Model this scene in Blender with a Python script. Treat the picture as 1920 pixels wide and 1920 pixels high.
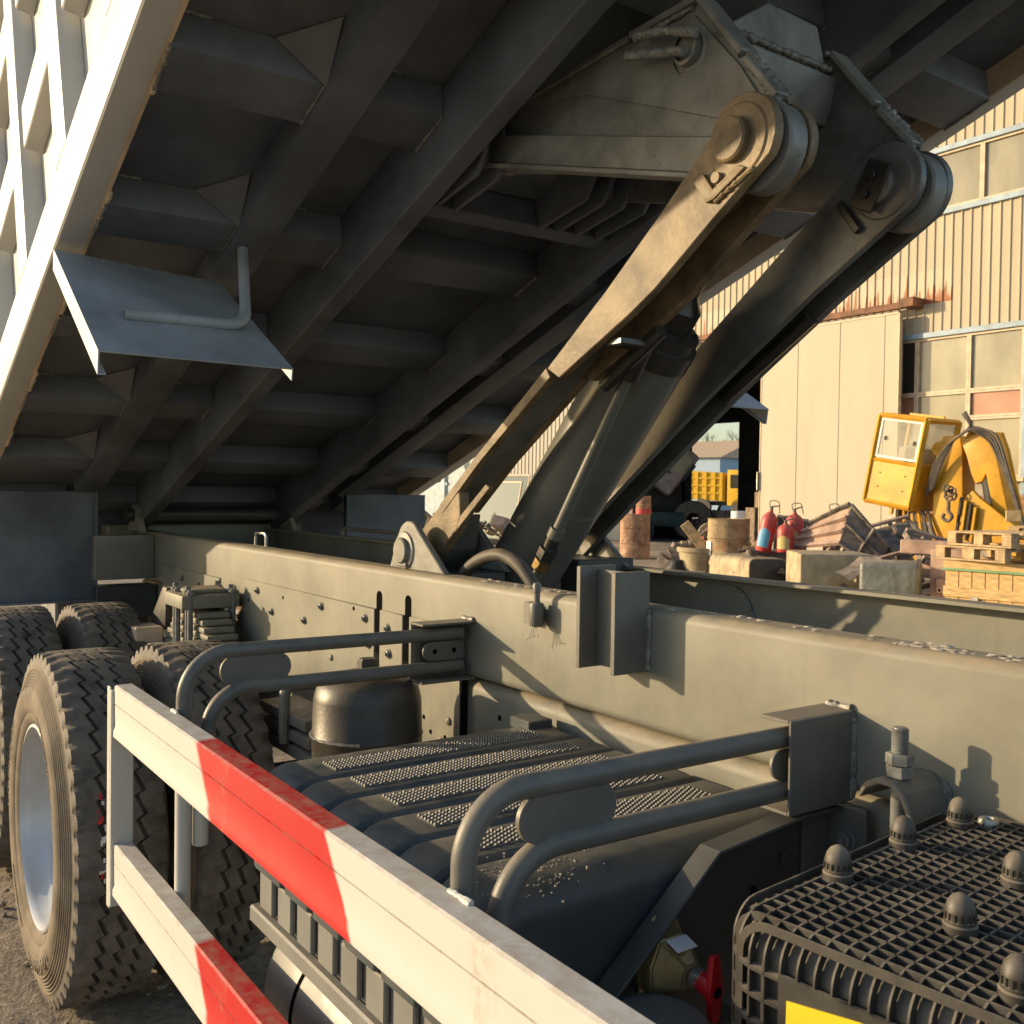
import bpy, bmesh, math, random
from mathutils import Matrix, Vector
R = math.radians
random.seed(7)
for o in list(bpy.data.objects):
    bpy.data.objects.remove(o)
S = bpy.context.scene
COL = S.collection

# ------------------------------------------------------------------ camera
cam = bpy.data.cameras.new('camera')
cam.sensor_width = 36.0
cam.lens = 34.74
cam.clip_start = 0.02
cam.clip_end = 2000
camo = bpy.data.objects.new('camera', cam)
COL.objects.link(camo)
_a, _pit, _roll = R(35.0), math.atan(40 / 1853.0), R(0.8)
_f0 = Vector((-math.cos(_a), math.sin(_a), 0)); _r0 = Vector((math.sin(_a), math.cos(_a), 0)); _z = Vector((0, 0, 1))
_f = _f0 * math.cos(_pit) - _z * math.sin(_pit); _u0 = _f0 * math.sin(_pit) + _z * math.cos(_pit)
_r = _r0 * math.cos(_roll) + _u0 * math.sin(_roll); _u = -_r0 * math.sin(_roll) + _u0 * math.cos(_roll)
_m = Matrix((_r, _u, -_f)).transposed().to_4x4(); _m.translation = (0, 0, 1.62)
camo.matrix_world = _m
cam.dof.use_dof = True
cam.dof.focus_distance = 2.1
cam.dof.aperture_fstop = 16.0
S.camera = camo

# ------------------------------------------------------------------ sky and sun
SUN_AZ, SUN_EL = R(42.0), R(13.0)          # the light travels towards +X +Y and down
ldir = Vector((math.cos(SUN_EL) * math.cos(SUN_AZ), math.cos(SUN_EL) * math.sin(SUN_AZ), -math.sin(SUN_EL)))
W = bpy.data.worlds.new('World'); S.world = W; W.use_nodes = True
nt = W.node_tree; bg = nt.nodes['Background']
sky = nt.nodes.new('ShaderNodeTexSky'); sky.sky_type = 'NISHITA'; sky.sun_disc = False
sky.sun_elevation = SUN_EL
sky.sun_rotation = math.atan2(-ldir.x, -ldir.y)
sky.air_density = 1.0; sky.dust_density = 1.2; sky.ozone_density = 1.0
nt.links.new(sky.outputs[0], bg.inputs[0]); bg.inputs[1].default_value = 0.15
sl = bpy.data.lights.new('sun', 'SUN'); sl.energy = 3.9; sl.angle = R(0.6); sl.color = (1.0, 0.77, 0.47)
so = bpy.data.objects.new('sun', sl); COL.objects.link(so)
so.rotation_euler = ldir.to_track_quat('-Z', 'Y').to_euler(); so.location = (-20, -15, 12)
S.view_settings.view_transform = 'Standard'; S.view_settings.look = 'None'
S.view_settings.exposure = 0.58; S.view_settings.gamma = 1.0
S.view_settings.use_curve_mapping = False
S.cycles.max_bounces = 6; S.cycles.diffuse_bounces = 3; S.cycles.glossy_bounces = 3; S.cycles.transmission_bounces = 2

# ------------------------------------------------------------------ materials
MATS = {}
def mat(name, col, rough=0.55, metal=0.0, var=0.12, scale=6.0, bump=0.06, bscale=60.0, dust=0.0, dustcol=(0.30, 0.23, 0.15),
        col2=None, spots=0.0, spotcol=(0.05, 0.04, 0.03), spotscale=9.0, coat=0.0, spec=0.5, streak=0.0, bdist=0.004, scratch=0.0, scratchcol=(0.4, 0.38, 0.33)):
    m = bpy.data.materials.new(name); m.use_nodes = True
    n = m.node_tree.nodes; l = m.node_tree.links
    p = n['Principled BSDF']
    p.inputs['Roughness'].default_value = rough; p.inputs['Metallic'].default_value = metal
    p.inputs['Specular IOR Level'].default_value = spec
    if coat:
        p.inputs['Coat Weight'].default_value = coat; p.inputs['Coat Roughness'].default_value = 0.15
    tc = n.new('ShaderNodeTexCoord'); mp = n.new('ShaderNodeMapping')
    if streak: mp.inputs['Scale'].default_value = (1, 1, streak)
    l.new(tc.outputs['Object'], mp.inputs[0])
    nz = n.new('ShaderNodeTexNoise'); nz.inputs['Scale'].default_value = scale; nz.inputs['Detail'].default_value = 4; nz.inputs['Roughness'].default_value = 0.62
    l.new(mp.outputs[0], nz.inputs[0])
    c2 = col2 if col2 else tuple(max(0, c * (1 - 2.2 * var)) for c in col)
    c1 = col if col2 else tuple(min(1, c * (1 + var)) for c in col)
    cr = n.new('ShaderNodeValToRGB'); cr.color_ramp.elements[0].position = 0.3; cr.color_ramp.elements[1].position = 0.68
    cr.color_ramp.elements[0].color = (*c2, 1); cr.color_ramp.elements[1].color = (*c1, 1)
    l.new(nz.outputs[0], cr.inputs[0]); out = cr.outputs[0]
    def mixin(fac, c, a):
        mx = n.new('ShaderNodeMix'); mx.data_type = 'RGBA'
        l.new(fac, mx.inputs[0]); l.new(a, mx.inputs[6])
        if isinstance(c, tuple): mx.inputs[7].default_value = (*c, 1)
        else: l.new(c, mx.inputs[7])
        return mx.outputs[2]
    def ramp(src, a, b):
        r = n.new('ShaderNodeMapRange'); r.inputs[1].default_value = a; r.inputs[2].default_value = b; l.new(src, r.inputs[0]); return r.outputs[0]
    def mul(a, b):
        k = n.new('ShaderNodeMath'); k.operation = 'MULTIPLY'; l.new(a, k.inputs[0])
        if isinstance(b, float): k.inputs[1].default_value = b
        else: l.new(b, k.inputs[1])
        return k.outputs[0]
    if spots:
        n2 = n.new('ShaderNodeTexNoise'); n2.inputs['Scale'].default_value = spotscale; n2.inputs['Detail'].default_value = 5; n2.inputs['Roughness'].default_value = 0.75
        l.new(mp.outputs[0], n2.inputs[0])
        out = mixin(ramp(n2.outputs[0], 0.70 - spots, 0.76 - spots), spotcol, out)
    if scratch:
        ms = n.new('ShaderNodeMapping'); ms.inputs['Scale'].default_value = (1.5, 45, 45); ms.inputs['Rotation'].default_value = (0, 0.12, 0); l.new(tc.outputs['Object'], ms.inputs[0])
        n6 = n.new('ShaderNodeTexNoise'); n6.inputs['Scale'].default_value = 2.0; n6.inputs['Detail'].default_value = 2; l.new(ms.outputs[0], n6.inputs[0])
        n7 = n.new('ShaderNodeTexNoise'); n7.inputs['Scale'].default_value = 3.5; n7.inputs['Detail'].default_value = 2; l.new(tc.outputs['Object'], n7.inputs[0])
        out = mixin(mul(mul(ramp(n6.outputs[0], 0.70, 0.76), ramp(n7.outputs[0], 0.5, 0.62)), float(scratch)), scratchcol, out)
        # rain and dirt runs down the face
        mv = n.new('ShaderNodeMapping'); mv.inputs['Scale'].default_value = (30, 30, 1.5); l.new(tc.outputs['Object'], mv.inputs[0])
        n8 = n.new('ShaderNodeTexNoise'); n8.inputs['Scale'].default_value = 1.0; n8.inputs['Detail'].default_value = 3; l.new(mv.outputs[0], n8.inputs[0])
        out = mixin(mul(mul(ramp(n8.outputs[0], 0.54, 0.72), ramp(n7.outputs[0], 0.42, 0.6)), 0.35), tuple(c * 0.62 for c in col), out)
    rsock = None
    if dust:
        g = n.new('ShaderNodeNewGeometry'); sp = n.new('ShaderNodeSeparateXYZ'); l.new(g.outputs['Normal'], sp.inputs[0])
        up = ramp(sp.outputs[2], 0.15, 0.9)
        n3 = n.new('ShaderNodeTexNoise'); n3.inputs['Scale'].default_value = 14; n3.inputs['Detail'].default_value = 5; n3.inputs['Roughness'].default_value = 0.7
        l.new(tc.outputs['Object'], n3.inputs[0])
        dn = ramp(n3.outputs[0], 0.30, 0.62)
        base = n.new('ShaderNodeMath'); base.operation = 'ADD'; base.inputs[1].default_value = 0.16; l.new(mul(up, 0.84), base.inputs[0])
        d = mul(mul(base.outputs[0], dn), float(dust))
        out = mixin(d, dustcol, out)
        r = n.new('ShaderNodeMapRange'); r.inputs[3].default_value = rough; r.inputs[4].default_value = 0.95; l.new(d, r.inputs[0]); rsock = r.outputs[0]
    if rsock: l.new(rsock, p.inputs['Roughness'])
    else:
        r = n.new('ShaderNodeMapRange'); r.inputs[3].default_value = max(0, rough - 0.1); r.inputs[4].default_value = min(1, rough + 0.12); l.new(nz.outputs[0], r.inputs[0]); l.new(r.outputs[0], p.inputs['Roughness'])
    l.new(out, p.inputs['Base Color'])
    if bump:
        nb = n.new('ShaderNodeTexNoise'); nb.inputs['Scale'].default_value = bscale; nb.inputs['Detail'].default_value = 2
        l.new(tc.outputs['Object'], nb.inputs[0])
        b = n.new('ShaderNodeBump'); b.inputs['Strength'].default_value = bump; b.inputs['Distance'].default_value = bdist
        l.new(nb.outputs[0], b.inputs['Height']); l.new(b.outputs[0], p.inputs['Normal'])
    MATS[name] = m
    return m
mat('chassis_paint', (0.20, 0.198, 0.160), 0.52, var=0.13, scale=4, spots=0.03, spotcol=(0.155, 0.148, 0.118), spotscale=6, spec=0.4, scratch=0.5, scratchcol=(0.30, 0.29, 0.25), bump=0.10, bscale=45, dust=0.75, dustcol=(0.36, 0.28, 0.18))
mat('tube_paint', (0.115, 0.115, 0.107), 0.42, scratch=0.4, scratchcol=(0.26, 0.25, 0.22), var=0.10, scale=8, bump=0.10, bscale=60, dust=0.55, dustcol=(0.34, 0.27, 0.18), spots=0.02, spotcol=(0.35, 0.33, 0.30), spotscale=26)
mat('underbody_paint', (0.115, 0.13, 0.152), 0.55, var=0.24, scale=2.5, bump=0.12, bscale=30, dust=0.25)
mat('gusset_paint', (0.145, 0.15, 0.155), 0.5, var=0.2, scale=5, dust=0.2)
mat('flap_paint', (0.36, 0.385, 0.41), 0.42, var=0.12, scale=5, bump=0.15, bscale=14, spots=0.05, spotcol=(0.33, 0.34, 0.33), spotscale=5, dust=0.2)
mat('dark_paint_and_shade', (0.125, 0.128, 0.12), 0.38, var=0.25, scale=8, bump=0.25, bscale=40, dust=0.3, spots=0.05, spotcol=(0.04, 0.04, 0.035), spotscale=8)  # far arm's dark paint; on the near arm's underside it paints in shade
mat('weld_metal', (0.22, 0.215, 0.19), 0.45, var=0.3, scale=60, bump=0.5, bscale=150)
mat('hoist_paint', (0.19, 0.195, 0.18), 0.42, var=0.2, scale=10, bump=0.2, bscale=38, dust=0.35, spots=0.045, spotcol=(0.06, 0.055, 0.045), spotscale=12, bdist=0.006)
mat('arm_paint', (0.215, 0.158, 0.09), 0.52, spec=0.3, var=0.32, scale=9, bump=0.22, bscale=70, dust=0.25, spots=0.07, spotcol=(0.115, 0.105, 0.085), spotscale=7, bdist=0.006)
mat('oily_black', (0.028, 0.027, 0.024), 0.30, var=0.3, scale=6, bump=0.08, bscale=30, dust=0.08)
mat('cylinder_paint', (0.115, 0.118, 0.105), 0.33, var=0.12, scale=3, bump=0.05, bscale=20, dust=0.3)
mat('brass', (0.42, 0.30, 0.12), 0.34, metal=0.8, var=0.2, scale=20)
mat('zinc', (0.42, 0.42, 0.40), 0.38, metal=0.75, var=0.2, scale=30)
mat('bolt_steel', (0.17, 0.175, 0.17), 0.4, var=0.2, scale=40, dust=0.3)
mat('body_white', (0.55, 0.54, 0.50), 0.38, var=0.05, scale=3, bump=0.05, bscale=40, spots=-0.02, spotcol=(0.30, 0.20, 0.12), spotscale=24)
mat('rubber', (0.13, 0.115, 0.098), 0.72, var=0.25, scale=14, bump=0.25, bscale=90, dust=0.75, dustcol=(0.20, 0.155, 0.105))
mat('rubber_side', (0.16, 0.128, 0.09), 0.85, var=0.22, scale=9, bump=0.2, bscale=70, dust=0.5, dustcol=(0.30, 0.23, 0.15))
mat('rim_silver', (0.50, 0.53, 0.58), 0.36, metal=0.35, var=0.08, scale=5, dust=0.3, dustcol=(0.45, 0.38, 0.28))
mat('black_plastic', (0.030, 0.029, 0.027), 0.42, var=0.25, scale=10, bump=0.1, bscale=80, dust=0.95, dustcol=(0.25, 0.21, 0.16))
mat('tank_black', (0.05, 0.045, 0.038), 0.36, var=0.25, scale=8, bump=0.12, bscale=100, dust=0.45, dustcol=(0.19, 0.15, 0.10))
mat('cover_plastic', (0.052, 0.066, 0.072), 0.36, var=0.12, scale=4, bump=0.1, bscale=120, dust=0.55, dustcol=(0.23, 0.19, 0.13))
mat('cover_strip', (0.085, 0.085, 0.078), 0.5, var=0.25, scale=30, bump=0.1, dust=0.55, dustcol=(0.38, 0.33, 0.26))
mat('tray_plastic', (0.17, 0.175, 0.165), 0.5, var=0.1, scale=6, dust=0.4)
mat('tank_grey', (0.25, 0.25, 0.22), 0.4, var=0.1, scale=4, dust=0.4)
mat('hole_black', (0.008, 0.008, 0.008), 1.0, var=0.1, bump=0, spec=0.0)
mat('dark_steel_and_shade', (0.06, 0.06, 0.056), 0.5, var=0.2, scale=6, bump=0.1)  # dark steel parts; on the support plate the dark is painted shade
mat('handle_red', (0.55, 0.012, 0.02), 0.38, var=0.12, scale=12, bump=0.05)
mat('valve_gold', (0.40, 0.33, 0.17), 0.36, metal=0.45, var=0.2, scale=14, bump=0.15, bscale=120)
mat('label_yellow', (0.80, 0.60, 0.02), 0.5, var=0.05, bump=0)
mat('label_ink', (0.04, 0.04, 0.03), 0.6, var=0.05, bump=0)
mat('label_white', (0.75, 0.75, 0.72), 0.6, var=0.08, bump=0)
mat('grey_cap', (0.115, 0.125, 0.125), 0.5, var=0.06, bump=0.05, dust=0.2)
# yard and workshop
mat('sheet_cream', (0.50, 0.43, 0.31), 0.65, spec=0.2, var=0.08, scale=1.2, bump=0.05, bscale=8, streak=0.15, spots=-0.03, spotcol=(0.30, 0.13, 0.05), spotscale=2.2)
mat('sheet_white', (0.46, 0.43, 0.36), 0.65, spec=0.2, var=0.08, scale=1.2, bump=0.05, bscale=8, streak=0.15)
mat('sheet_rusty', (0.62, 0.50, 0.34), 0.55, var=0.1, scale=2, spots=0.16, spotcol=(0.26, 0.085, 0.03), spotscale=3.0, streak=0.22)
mat('door_panel', (0.50, 0.45, 0.345), 0.65, spec=0.2, var=0.05, scale=1.5, bump=0.04, bscale=5, streak=0.2)
mat('trim_blue', (0.30, 0.40, 0.48), 0.5, var=0.15, scale=4, spots=-0.01, spotcol=(0.4, 0.3, 0.2))
mat('trim_cream', (0.62, 0.48, 0.33), 0.55, var=0.15, scale=5)
mat('rust_rail', (0.22, 0.10, 0.05), 0.75, var=0.3, scale=5)
mat('pane_glass', (0.30, 0.275, 0.19), 0.16, var=0.14, scale=1.4, bump=0.03, bscale=3, streak=0.4, spec=0.5)
mat('pane_red', (0.46, 0.22, 0.14), 0.2, var=0.12, scale=1.4, bump=0.03, bscale=3)
mat('pane_dark', (0.035, 0.035, 0.03), 0.12, var=0.2, scale=1.4, bump=0.03, bscale=3)
mat('interior_wall', (0.10, 0.09, 0.08), 0.9, var=0.3, scale=2)
mat('roof_metal', (0.25, 0.24, 0.22), 0.6, var=0.2, scale=1)
mat('brick', (0.36, 0.20, 0.12), 0.9, var=0.25, scale=5, dust=0.2)
mat('mortar', (0.36, 0.30, 0.24), 0.95, var=0.15, scale=8)
mat('concrete', (0.38, 0.34, 0.28), 0.9, var=0.15, scale=3, bump=0.3, bscale=20)
mat('crane_yellow', (0.66, 0.335, 0.012), 0.42, var=0.12, scale=4, bump=0.05, spots=0.02, spotcol=(0.18, 0.09, 0.03), spotscale=7, dust=0.15)
mat('hose_rubber', (0.07, 0.06, 0.05), 0.6, var=0.3, scale=10, dust=0.5)
mat('iron_dirty', (0.16, 0.13, 0.10), 0.7, var=0.4, scale=8, spots=0.08, spotcol=(0.22, 0.11, 0.05))
mat('cab_glass', (0.42, 0.42, 0.36), 0.08, var=0.1, scale=2, bump=0)
_g = MATS['cab_glass'].node_tree.nodes['Principled BSDF']; _g.inputs['Alpha'].default_value = 0.35
mat('rust_pink', (0.44, 0.30, 0.23), 0.8, var=0.2, scale=5, spots=0.08, spotcol=(0.28, 0.17, 0.08), spotscale=6)
mat('rust_grey', (0.22, 0.18, 0.15), 0.8, var=0.3, scale=6, spots=0.06, spotcol=(0.25, 0.13, 0.06))
mat('drum_rust', (0.40, 0.22, 0.13), 0.8, var=0.3, scale=6, spots=0.12, spotcol=(0.50, 0.38, 0.26), spotscale=7, bump=0.2)
mat('drum_olive', (0.36, 0.26, 0.14), 0.8, var=0.3, scale=5, spots=0.11, spotcol=(0.40, 0.16, 0.09), spotscale=4, bump=0.2)
mat('ext_red', (0.52, 0.05, 0.045), 0.42, var=0.15, scale=10, dust=0.5, dustcol=(0.40, 0.26, 0.2))
mat('ext_label_blue', (0.12, 0.38, 0.60), 0.5, var=0.1)
mat('ext_label_cream', (0.62, 0.46, 0.18), 0.55, var=0.12)
mat('ext_label_green', (0.16, 0.26, 0.10), 0.55, var=0.12)
mat('tank_cream', (0.42, 0.335, 0.20), 0.65, var=0.2, scale=5, spots=0.05, spotcol=(0.22, 0.14, 0.07), spotscale=7, dust=0.5)
mat('tank_end_dark', (0.075, 0.068, 0.058), 0.6, var=0.15, scale=5)
mat('tank_teal', (0.20, 0.22, 0.20), 0.35, var=0.2, scale=4, bump=0.5, bscale=7, dust=0.3, bdist=0.03)
mat('wood_new', (0.60, 0.40, 0.17), 0.65, var=0.2, scale=8, bump=0.2, bscale=40, streak=6.0, spots=-0.01, spotcol=(0.25, 0.12, 0.05), spotscale=16)
mat('wood_pallet', (0.52, 0.37, 0.20), 0.75, var=0.25, scale=8, bump=0.2, bscale=40)
mat('wood_old', (0.26, 0.19, 0.13), 0.85, var=0.3, scale=9, bump=0.3, bscale=40)
mat('strap_green', (0.16, 0.34, 0.16), 0.5, var=0.1)
mat('paint_red', (0.5, 0.06, 0.05), 0.55, var=0.2, scale=7)
mat('far_blue', (0.30, 0.42, 0.55), 0.6, var=0.05)
mat('far_roof', (0.55, 0.40, 0.26), 0.7, var=0.1)
mat('far_yellow', (0.72, 0.42, 0.01), 0.5, var=0.06)
mat('cab_mauve', (0.36, 0.29, 0.27), 0.5, var=0.2, scale=4)
mat('engine_black', (0.03, 0.03, 0.03), 0.6, var=0.3)
mat('teal_engine', (0.02, 0.07, 0.07), 0.5, var=0.3)
mat('bark', (0.13, 0.10, 0.08), 0.9, var=0.2)
mat('dry_grass', (0.45, 0.35, 0.18), 0.9, var=0.2)
mat('cloth', (0.55, 0.50, 0.42), 0.9, var=0.2)
mat('cardboard', (0.42, 0.30, 0.18), 0.9, var=0.2)
mat('pale_sheet', (0.20, 0.24, 0.22), 0.5, spec=0.2, var=0.12, scale=1.2)

def rust_drips():
    m = bpy.data.materials.new('sheet_drips'); m.use_nodes = True; MATS['sheet_drips'] = m
    n = m.node_tree.nodes; l = m.node_tree.links; p = n['Principled BSDF']; p.inputs['Roughness'].default_value = 0.65
    tc = n.new('ShaderNodeTexCoord'); sp = n.new('ShaderNodeSeparateXYZ'); l.new(tc.outputs['Object'], sp.inputs[0])
    oi = n.new('ShaderNodeObjectInfo'); cb = n.new('ShaderNodeCombineXYZ')
    ad = n.new('ShaderNodeMath'); ad.operation = 'MULTIPLY_ADD'; ad.inputs[1].default_value = 40.0; l.new(oi.outputs['Random'], ad.inputs[0]); l.new(sp.outputs[0], ad.inputs[2])
    l.new(ad.outputs[0], cb.inputs[0]); zs = n.new('ShaderNodeMath'); zs.operation = 'MULTIPLY'; zs.inputs[1].default_value = 0.05; l.new(sp.outputs[2], zs.inputs[0]); l.new(zs.outputs[0], cb.inputs[2])
    nz = n.new('ShaderNodeTexNoise'); nz.inputs['Scale'].default_value = 11; nz.inputs['Detail'].default_value = 3; l.new(cb.outputs[0], nz.inputs[0])
    h = n.new('ShaderNodeMapRange'); h.inputs[1].default_value = 0.38; h.inputs[2].default_value = 0.70; h.inputs[3].default_value = -0.1; h.inputs[4].default_value = 1.0; l.new(nz.outputs[0], h.inputs[0])
    d = n.new('ShaderNodeMath'); d.operation = 'SUBTRACT'; l.new(h.outputs[0], d.inputs[0]); l.new(sp.outputs[2], d.inputs[1])
    f = n.new('ShaderNodeMapRange'); f.inputs[1].default_value = -0.03; f.inputs[2].default_value = 0.12; l.new(d.outputs[0], f.inputs[0])
    mx = n.new('ShaderNodeMix'); mx.data_type = 'RGBA'; l.new(f.outputs[0], mx.inputs[0]); mx.inputs[6].default_value = (0.49, 0.42, 0.30, 1); mx.inputs[7].default_value = (0.30, 0.10, 0.03, 1); l.new(mx.outputs[2], p.inputs['Base Color'])
rust_drips()

def ground_material():
    m = bpy.data.materials.new('yard_dirt'); m.use_nodes = True; MATS['yard_dirt'] = m
    n = m.node_tree.nodes; l = m.node_tree.links; p = n['Principled BSDF']; p.inputs['Roughness'].default_value = 0.95
    tc = n.new('ShaderNodeTexCoord')
    a = n.new('ShaderNodeTexNoise'); a.inputs['Scale'].default_value = 0.9; a.inputs['Detail'].default_value = 5; l.new(tc.outputs['Object'], a.inputs[0])
    cr = n.new('ShaderNodeValToRGB'); e = cr.color_ramp.elements
    e[0].position = 0.32; e[0].color = (0.25, 0.20, 0.15, 1); e[1].position = 0.66; e[1].color = (0.52, 0.42, 0.31, 1)
    l.new(a.outputs[0], cr.inputs[0])
    b = n.new('ShaderNodeTexNoise'); b.inputs['Scale'].default_value = 26; b.inputs['Detail'].default_value = 5; b.inputs['Roughness'].default_value = 0.7; l.new(tc.outputs['Object'], b.inputs[0])
    mr = n.new('ShaderNodeMapRange'); mr.inputs[1].default_value = 0.35; mr.inputs[2].default_value = 0.7; mr.inputs[3].default_value = 0.55; mr.inputs[4].default_value = 1.15; l.new(b.outputs[0], mr.inputs[0])
    mx = n.new('ShaderNodeMix'); mx.data_type = 'RGBA'; mx.blend_type = 'MULTIPLY'; mx.inputs[0].default_value = 1
    l.new(cr.outputs[0], mx.inputs[6]); l.new(mr.outputs[0], mx.inputs[7]); l.new(mx.outputs[2], p.inputs['Base Color'])
    bp = n.new('ShaderNodeBump'); bp.inputs['Strength'].default_value = 0.8; bp.inputs['Distance'].default_value = 0.03; l.new(b.outputs[0], bp.inputs['Height']); l.new(bp.outputs[0], p.inputs['Normal'])
ground_material()

def guard_material():
    # white boards with sprayed red blocks, soft slanting edges
    m = bpy.data.materials.new('guard_paint'); m.use_nodes = True; MATS['guard_paint'] = m
    n = m.node_tree.nodes; l = m.node_tree.links; p = n['Principled BSDF']; p.inputs['Roughness'].default_value = 0.5; p.inputs['Specular IOR Level'].default_value = 0.35
    tc = n.new('ShaderNodeTexCoord'); sp = n.new('ShaderNodeSeparateXYZ'); l.new(tc.outputs['Object'], sp.inputs[0])
    def M(op, a, b=None, c=None):
        k = n.new('ShaderNodeMath'); k.operation = op
        for i, v in enumerate((a, b, c)):
            if v is None: continue
            if isinstance(v, (int, float)): k.inputs[i].default_value = v
            else: l.new(v, k.inputs[i])
        return k.outputs[0]
    nz = n.new('ShaderNodeTexNoise'); nz.inputs['Scale'].default_value = 18; nz.inputs['Detail'].default_value = 8; l.new(tc.outputs['Object'], nz.inputs[0])
    x = M('ADD', M('ADD', sp.outputs[0], 1.885), M('MULTIPLY', sp.outputs[2], 0.77))
    x = M('ADD', x, M('MULTIPLY', M('SUBTRACT', nz.outputs[0], 0.5), 0.02))
    # object z is measured from the bottom edge of each board
    ph = M('WRAP', x, 0.64, -0.95)
    lo = n.new('ShaderNodeMapRange'); lo.inputs[1].default_value = -0.012; lo.inputs[2].default_value = 0.012; l.new(ph, lo.inputs[0])
    hi = n.new('ShaderNodeMapRange'); hi.inputs[1].default_value = 0.618; hi.inputs[2].default_value = 0.63; l.new(ph, hi.inputs[0])
    red = M('SUBTRACT', lo.outputs[0], hi.outputs[0])
    mx = n.new('ShaderNodeMix'); mx.data_type = 'RGBA'; l.new(red, mx.inputs[0]); mx.inputs[6].default_value = (0.54, 0.525, 0.49, 1); mx.inputs[7].default_value = (0.46, 0.008, 0.010, 1)
    g = n.new('ShaderNodeNewGeometry'); s2 = n.new('ShaderNodeSeparateXYZ'); l.new(g.outputs['Normal'], s2.inputs[0])
    n3 = n.new('ShaderNodeTexNoise'); n3.inputs['Scale'].default_value = 22; n3.inputs['Detail'].default_value = 5; n3.inputs['Roughness'].default_value = 0.75; l.new(tc.outputs['Object'], n3.inputs[0])
    r1 = n.new('ShaderNodeMapRange'); r1.inputs[1].default_value = 0.4; r1.inputs[2].default_value = 0.72; l.new(n3.outputs[0], r1.inputs[0])
    up = n.new('ShaderNodeMapRange'); up.inputs[1].default_value = 0.2; up.inputs[2].default_value = 0.9; up.inputs[3].default_value = 0.06; up.inputs[4].default_value = 0.75; l.new(s2.outputs[2], up.inputs[0])
    d = M('MULTIPLY', r1.outputs[0], up.outputs[0])
    m2 = n.new('ShaderNodeMix'); m2.data_type = 'RGBA'; l.new(d, m2.inputs[0]); l.new(mx.outputs[2], m2.inputs[6]); m2.inputs[7].default_value = (0.34, 0.26, 0.18, 1)
    mpg = n.new('ShaderNodeMapping'); mpg.inputs['Scale'].default_value = (1, 1, 0.12); l.new(tc.outputs['Object'], mpg.inputs[0])
    n4 = n.new('ShaderNodeTexNoise'); n4.inputs['Scale'].default_value = 9; n4.inputs['Detail'].default_value = 6; n4.inputs['Roughness'].default_value = 0.7; l.new(mpg.outputs[0], n4.inputs[0])
    r4 = n.new('ShaderNodeMapRange'); r4.inputs[1].default_value = 0.555; r4.inputs[2].default_value = 0.70; r4.inputs[4].default_value = 0.6; l.new(n4.outputs[0], r4.inputs[0])
    n5 = n.new('ShaderNodeTexNoise'); n5.inputs['Scale'].default_value = 70; n5.inputs['Detail'].default_value = 4; l.new(tc.outputs['Object'], n5.inputs[0])
    r5 = n.new('ShaderNodeMapRange'); r5.inputs[1].default_value = 0.42; r5.inputs[2].default_value = 0.62; l.new(n5.outputs[0], r5.inputs[0])
    m3 = n.new('ShaderNodeMix'); m3.data_type = 'RGBA'; l.new(M('MULTIPLY', r4.outputs[0], r5.outputs[0]), m3.inputs[0]); l.new(m2.outputs[2], m3.inputs[6]); m3.inputs[7].default_value = (0.36, 0.27, 0.17, 1)
    l.new(m3.outputs[2], p.inputs['Base Color'])
guard_material()

# ------------------------------------------------------------------ mesh helpers
def bmn(): return bmesh.new()
def merge(bm, t):
    mp = {}
    for v in t.verts: mp[v] = bm.verts.new(v.co)
    for f in t.faces:
        try: bm.faces.new([mp[v] for v in f.verts])
        except ValueError: pass
    t.free(); return bm
def xform(c, rot):
    M_ = Matrix.Translation(Vector(c))
    return M_ @ rot.to_4x4() if rot is not None else M_
def box(bm, c, s, rot=None, bev=0.0, seg=1):
    t = bmesh.new(); bmesh.ops.create_cube(t, size=1.0)
    bmesh.ops.scale(t, vec=Vector(s), verts=t.verts)
    if bev: bmesh.ops.bevel(t, geom=list(t.edges), offset=bev, segments=seg, affect='EDGES', profile=0.6)
    bmesh.ops.transform(t, matrix=xform(c, rot), verts=t.verts)
    return merge(bm, t)
def bx(bm, x0, x1, y0, y1, z0, z1, bev=0.0, seg=1):
    return box(bm, ((x0 + x1) / 2, (y0 + y1) / 2, (z0 + z1) / 2), (abs(x1 - x0), abs(y1 - y0), abs(z1 - z0)), None, bev, seg)
def prism(bm, pts, axis, a0, a1, bev=0.0, seg=1):
    t = bmesh.new()
    mk = {'y': lambda p, a: (p[0], a, p[1]), 'x': lambda p, a: (a, p[0], p[1]), 'z': lambda p, a: (p[0], p[1], a)}[axis]
    A = [t.verts.new(mk(p, a0)) for p in pts]; B = [t.verts.new(mk(p, a1)) for p in pts]
    t.faces.new(A); t.faces.new(B[::-1])
    n = len(pts)
    for i in range(n): t.faces.new((A[(i + 1) % n], A[i], B[i], B[(i + 1) % n]))
    bmesh.ops.recalc_face_normals(t, faces=t.faces)
    if bev: bmesh.ops.bevel(t, geom=[e for e in t.edges], offset=bev, segments=seg, affect='EDGES', profile=0.6)
    return merge(bm, t)
def frames(path):
    P_ = [Vector(p) for p in path]; n = len(P_); T = []
    for i in range(n):
        d = (P_[min(i + 1, n - 1)] - P_[max(i - 1, 0)]); T.append(d.normalized())
    up = Vector((0, 0, 1)) if abs(T[0].z) < 0.9 else Vector((1, 0, 0))
    N = [(up - T[0] * up.dot(T[0])).normalized()]
    for i in range(1, n):
        v = N[-1] - T[i] * N[-1].dot(T[i]); N.append(v.normalized())
    return P_, T, N
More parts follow.
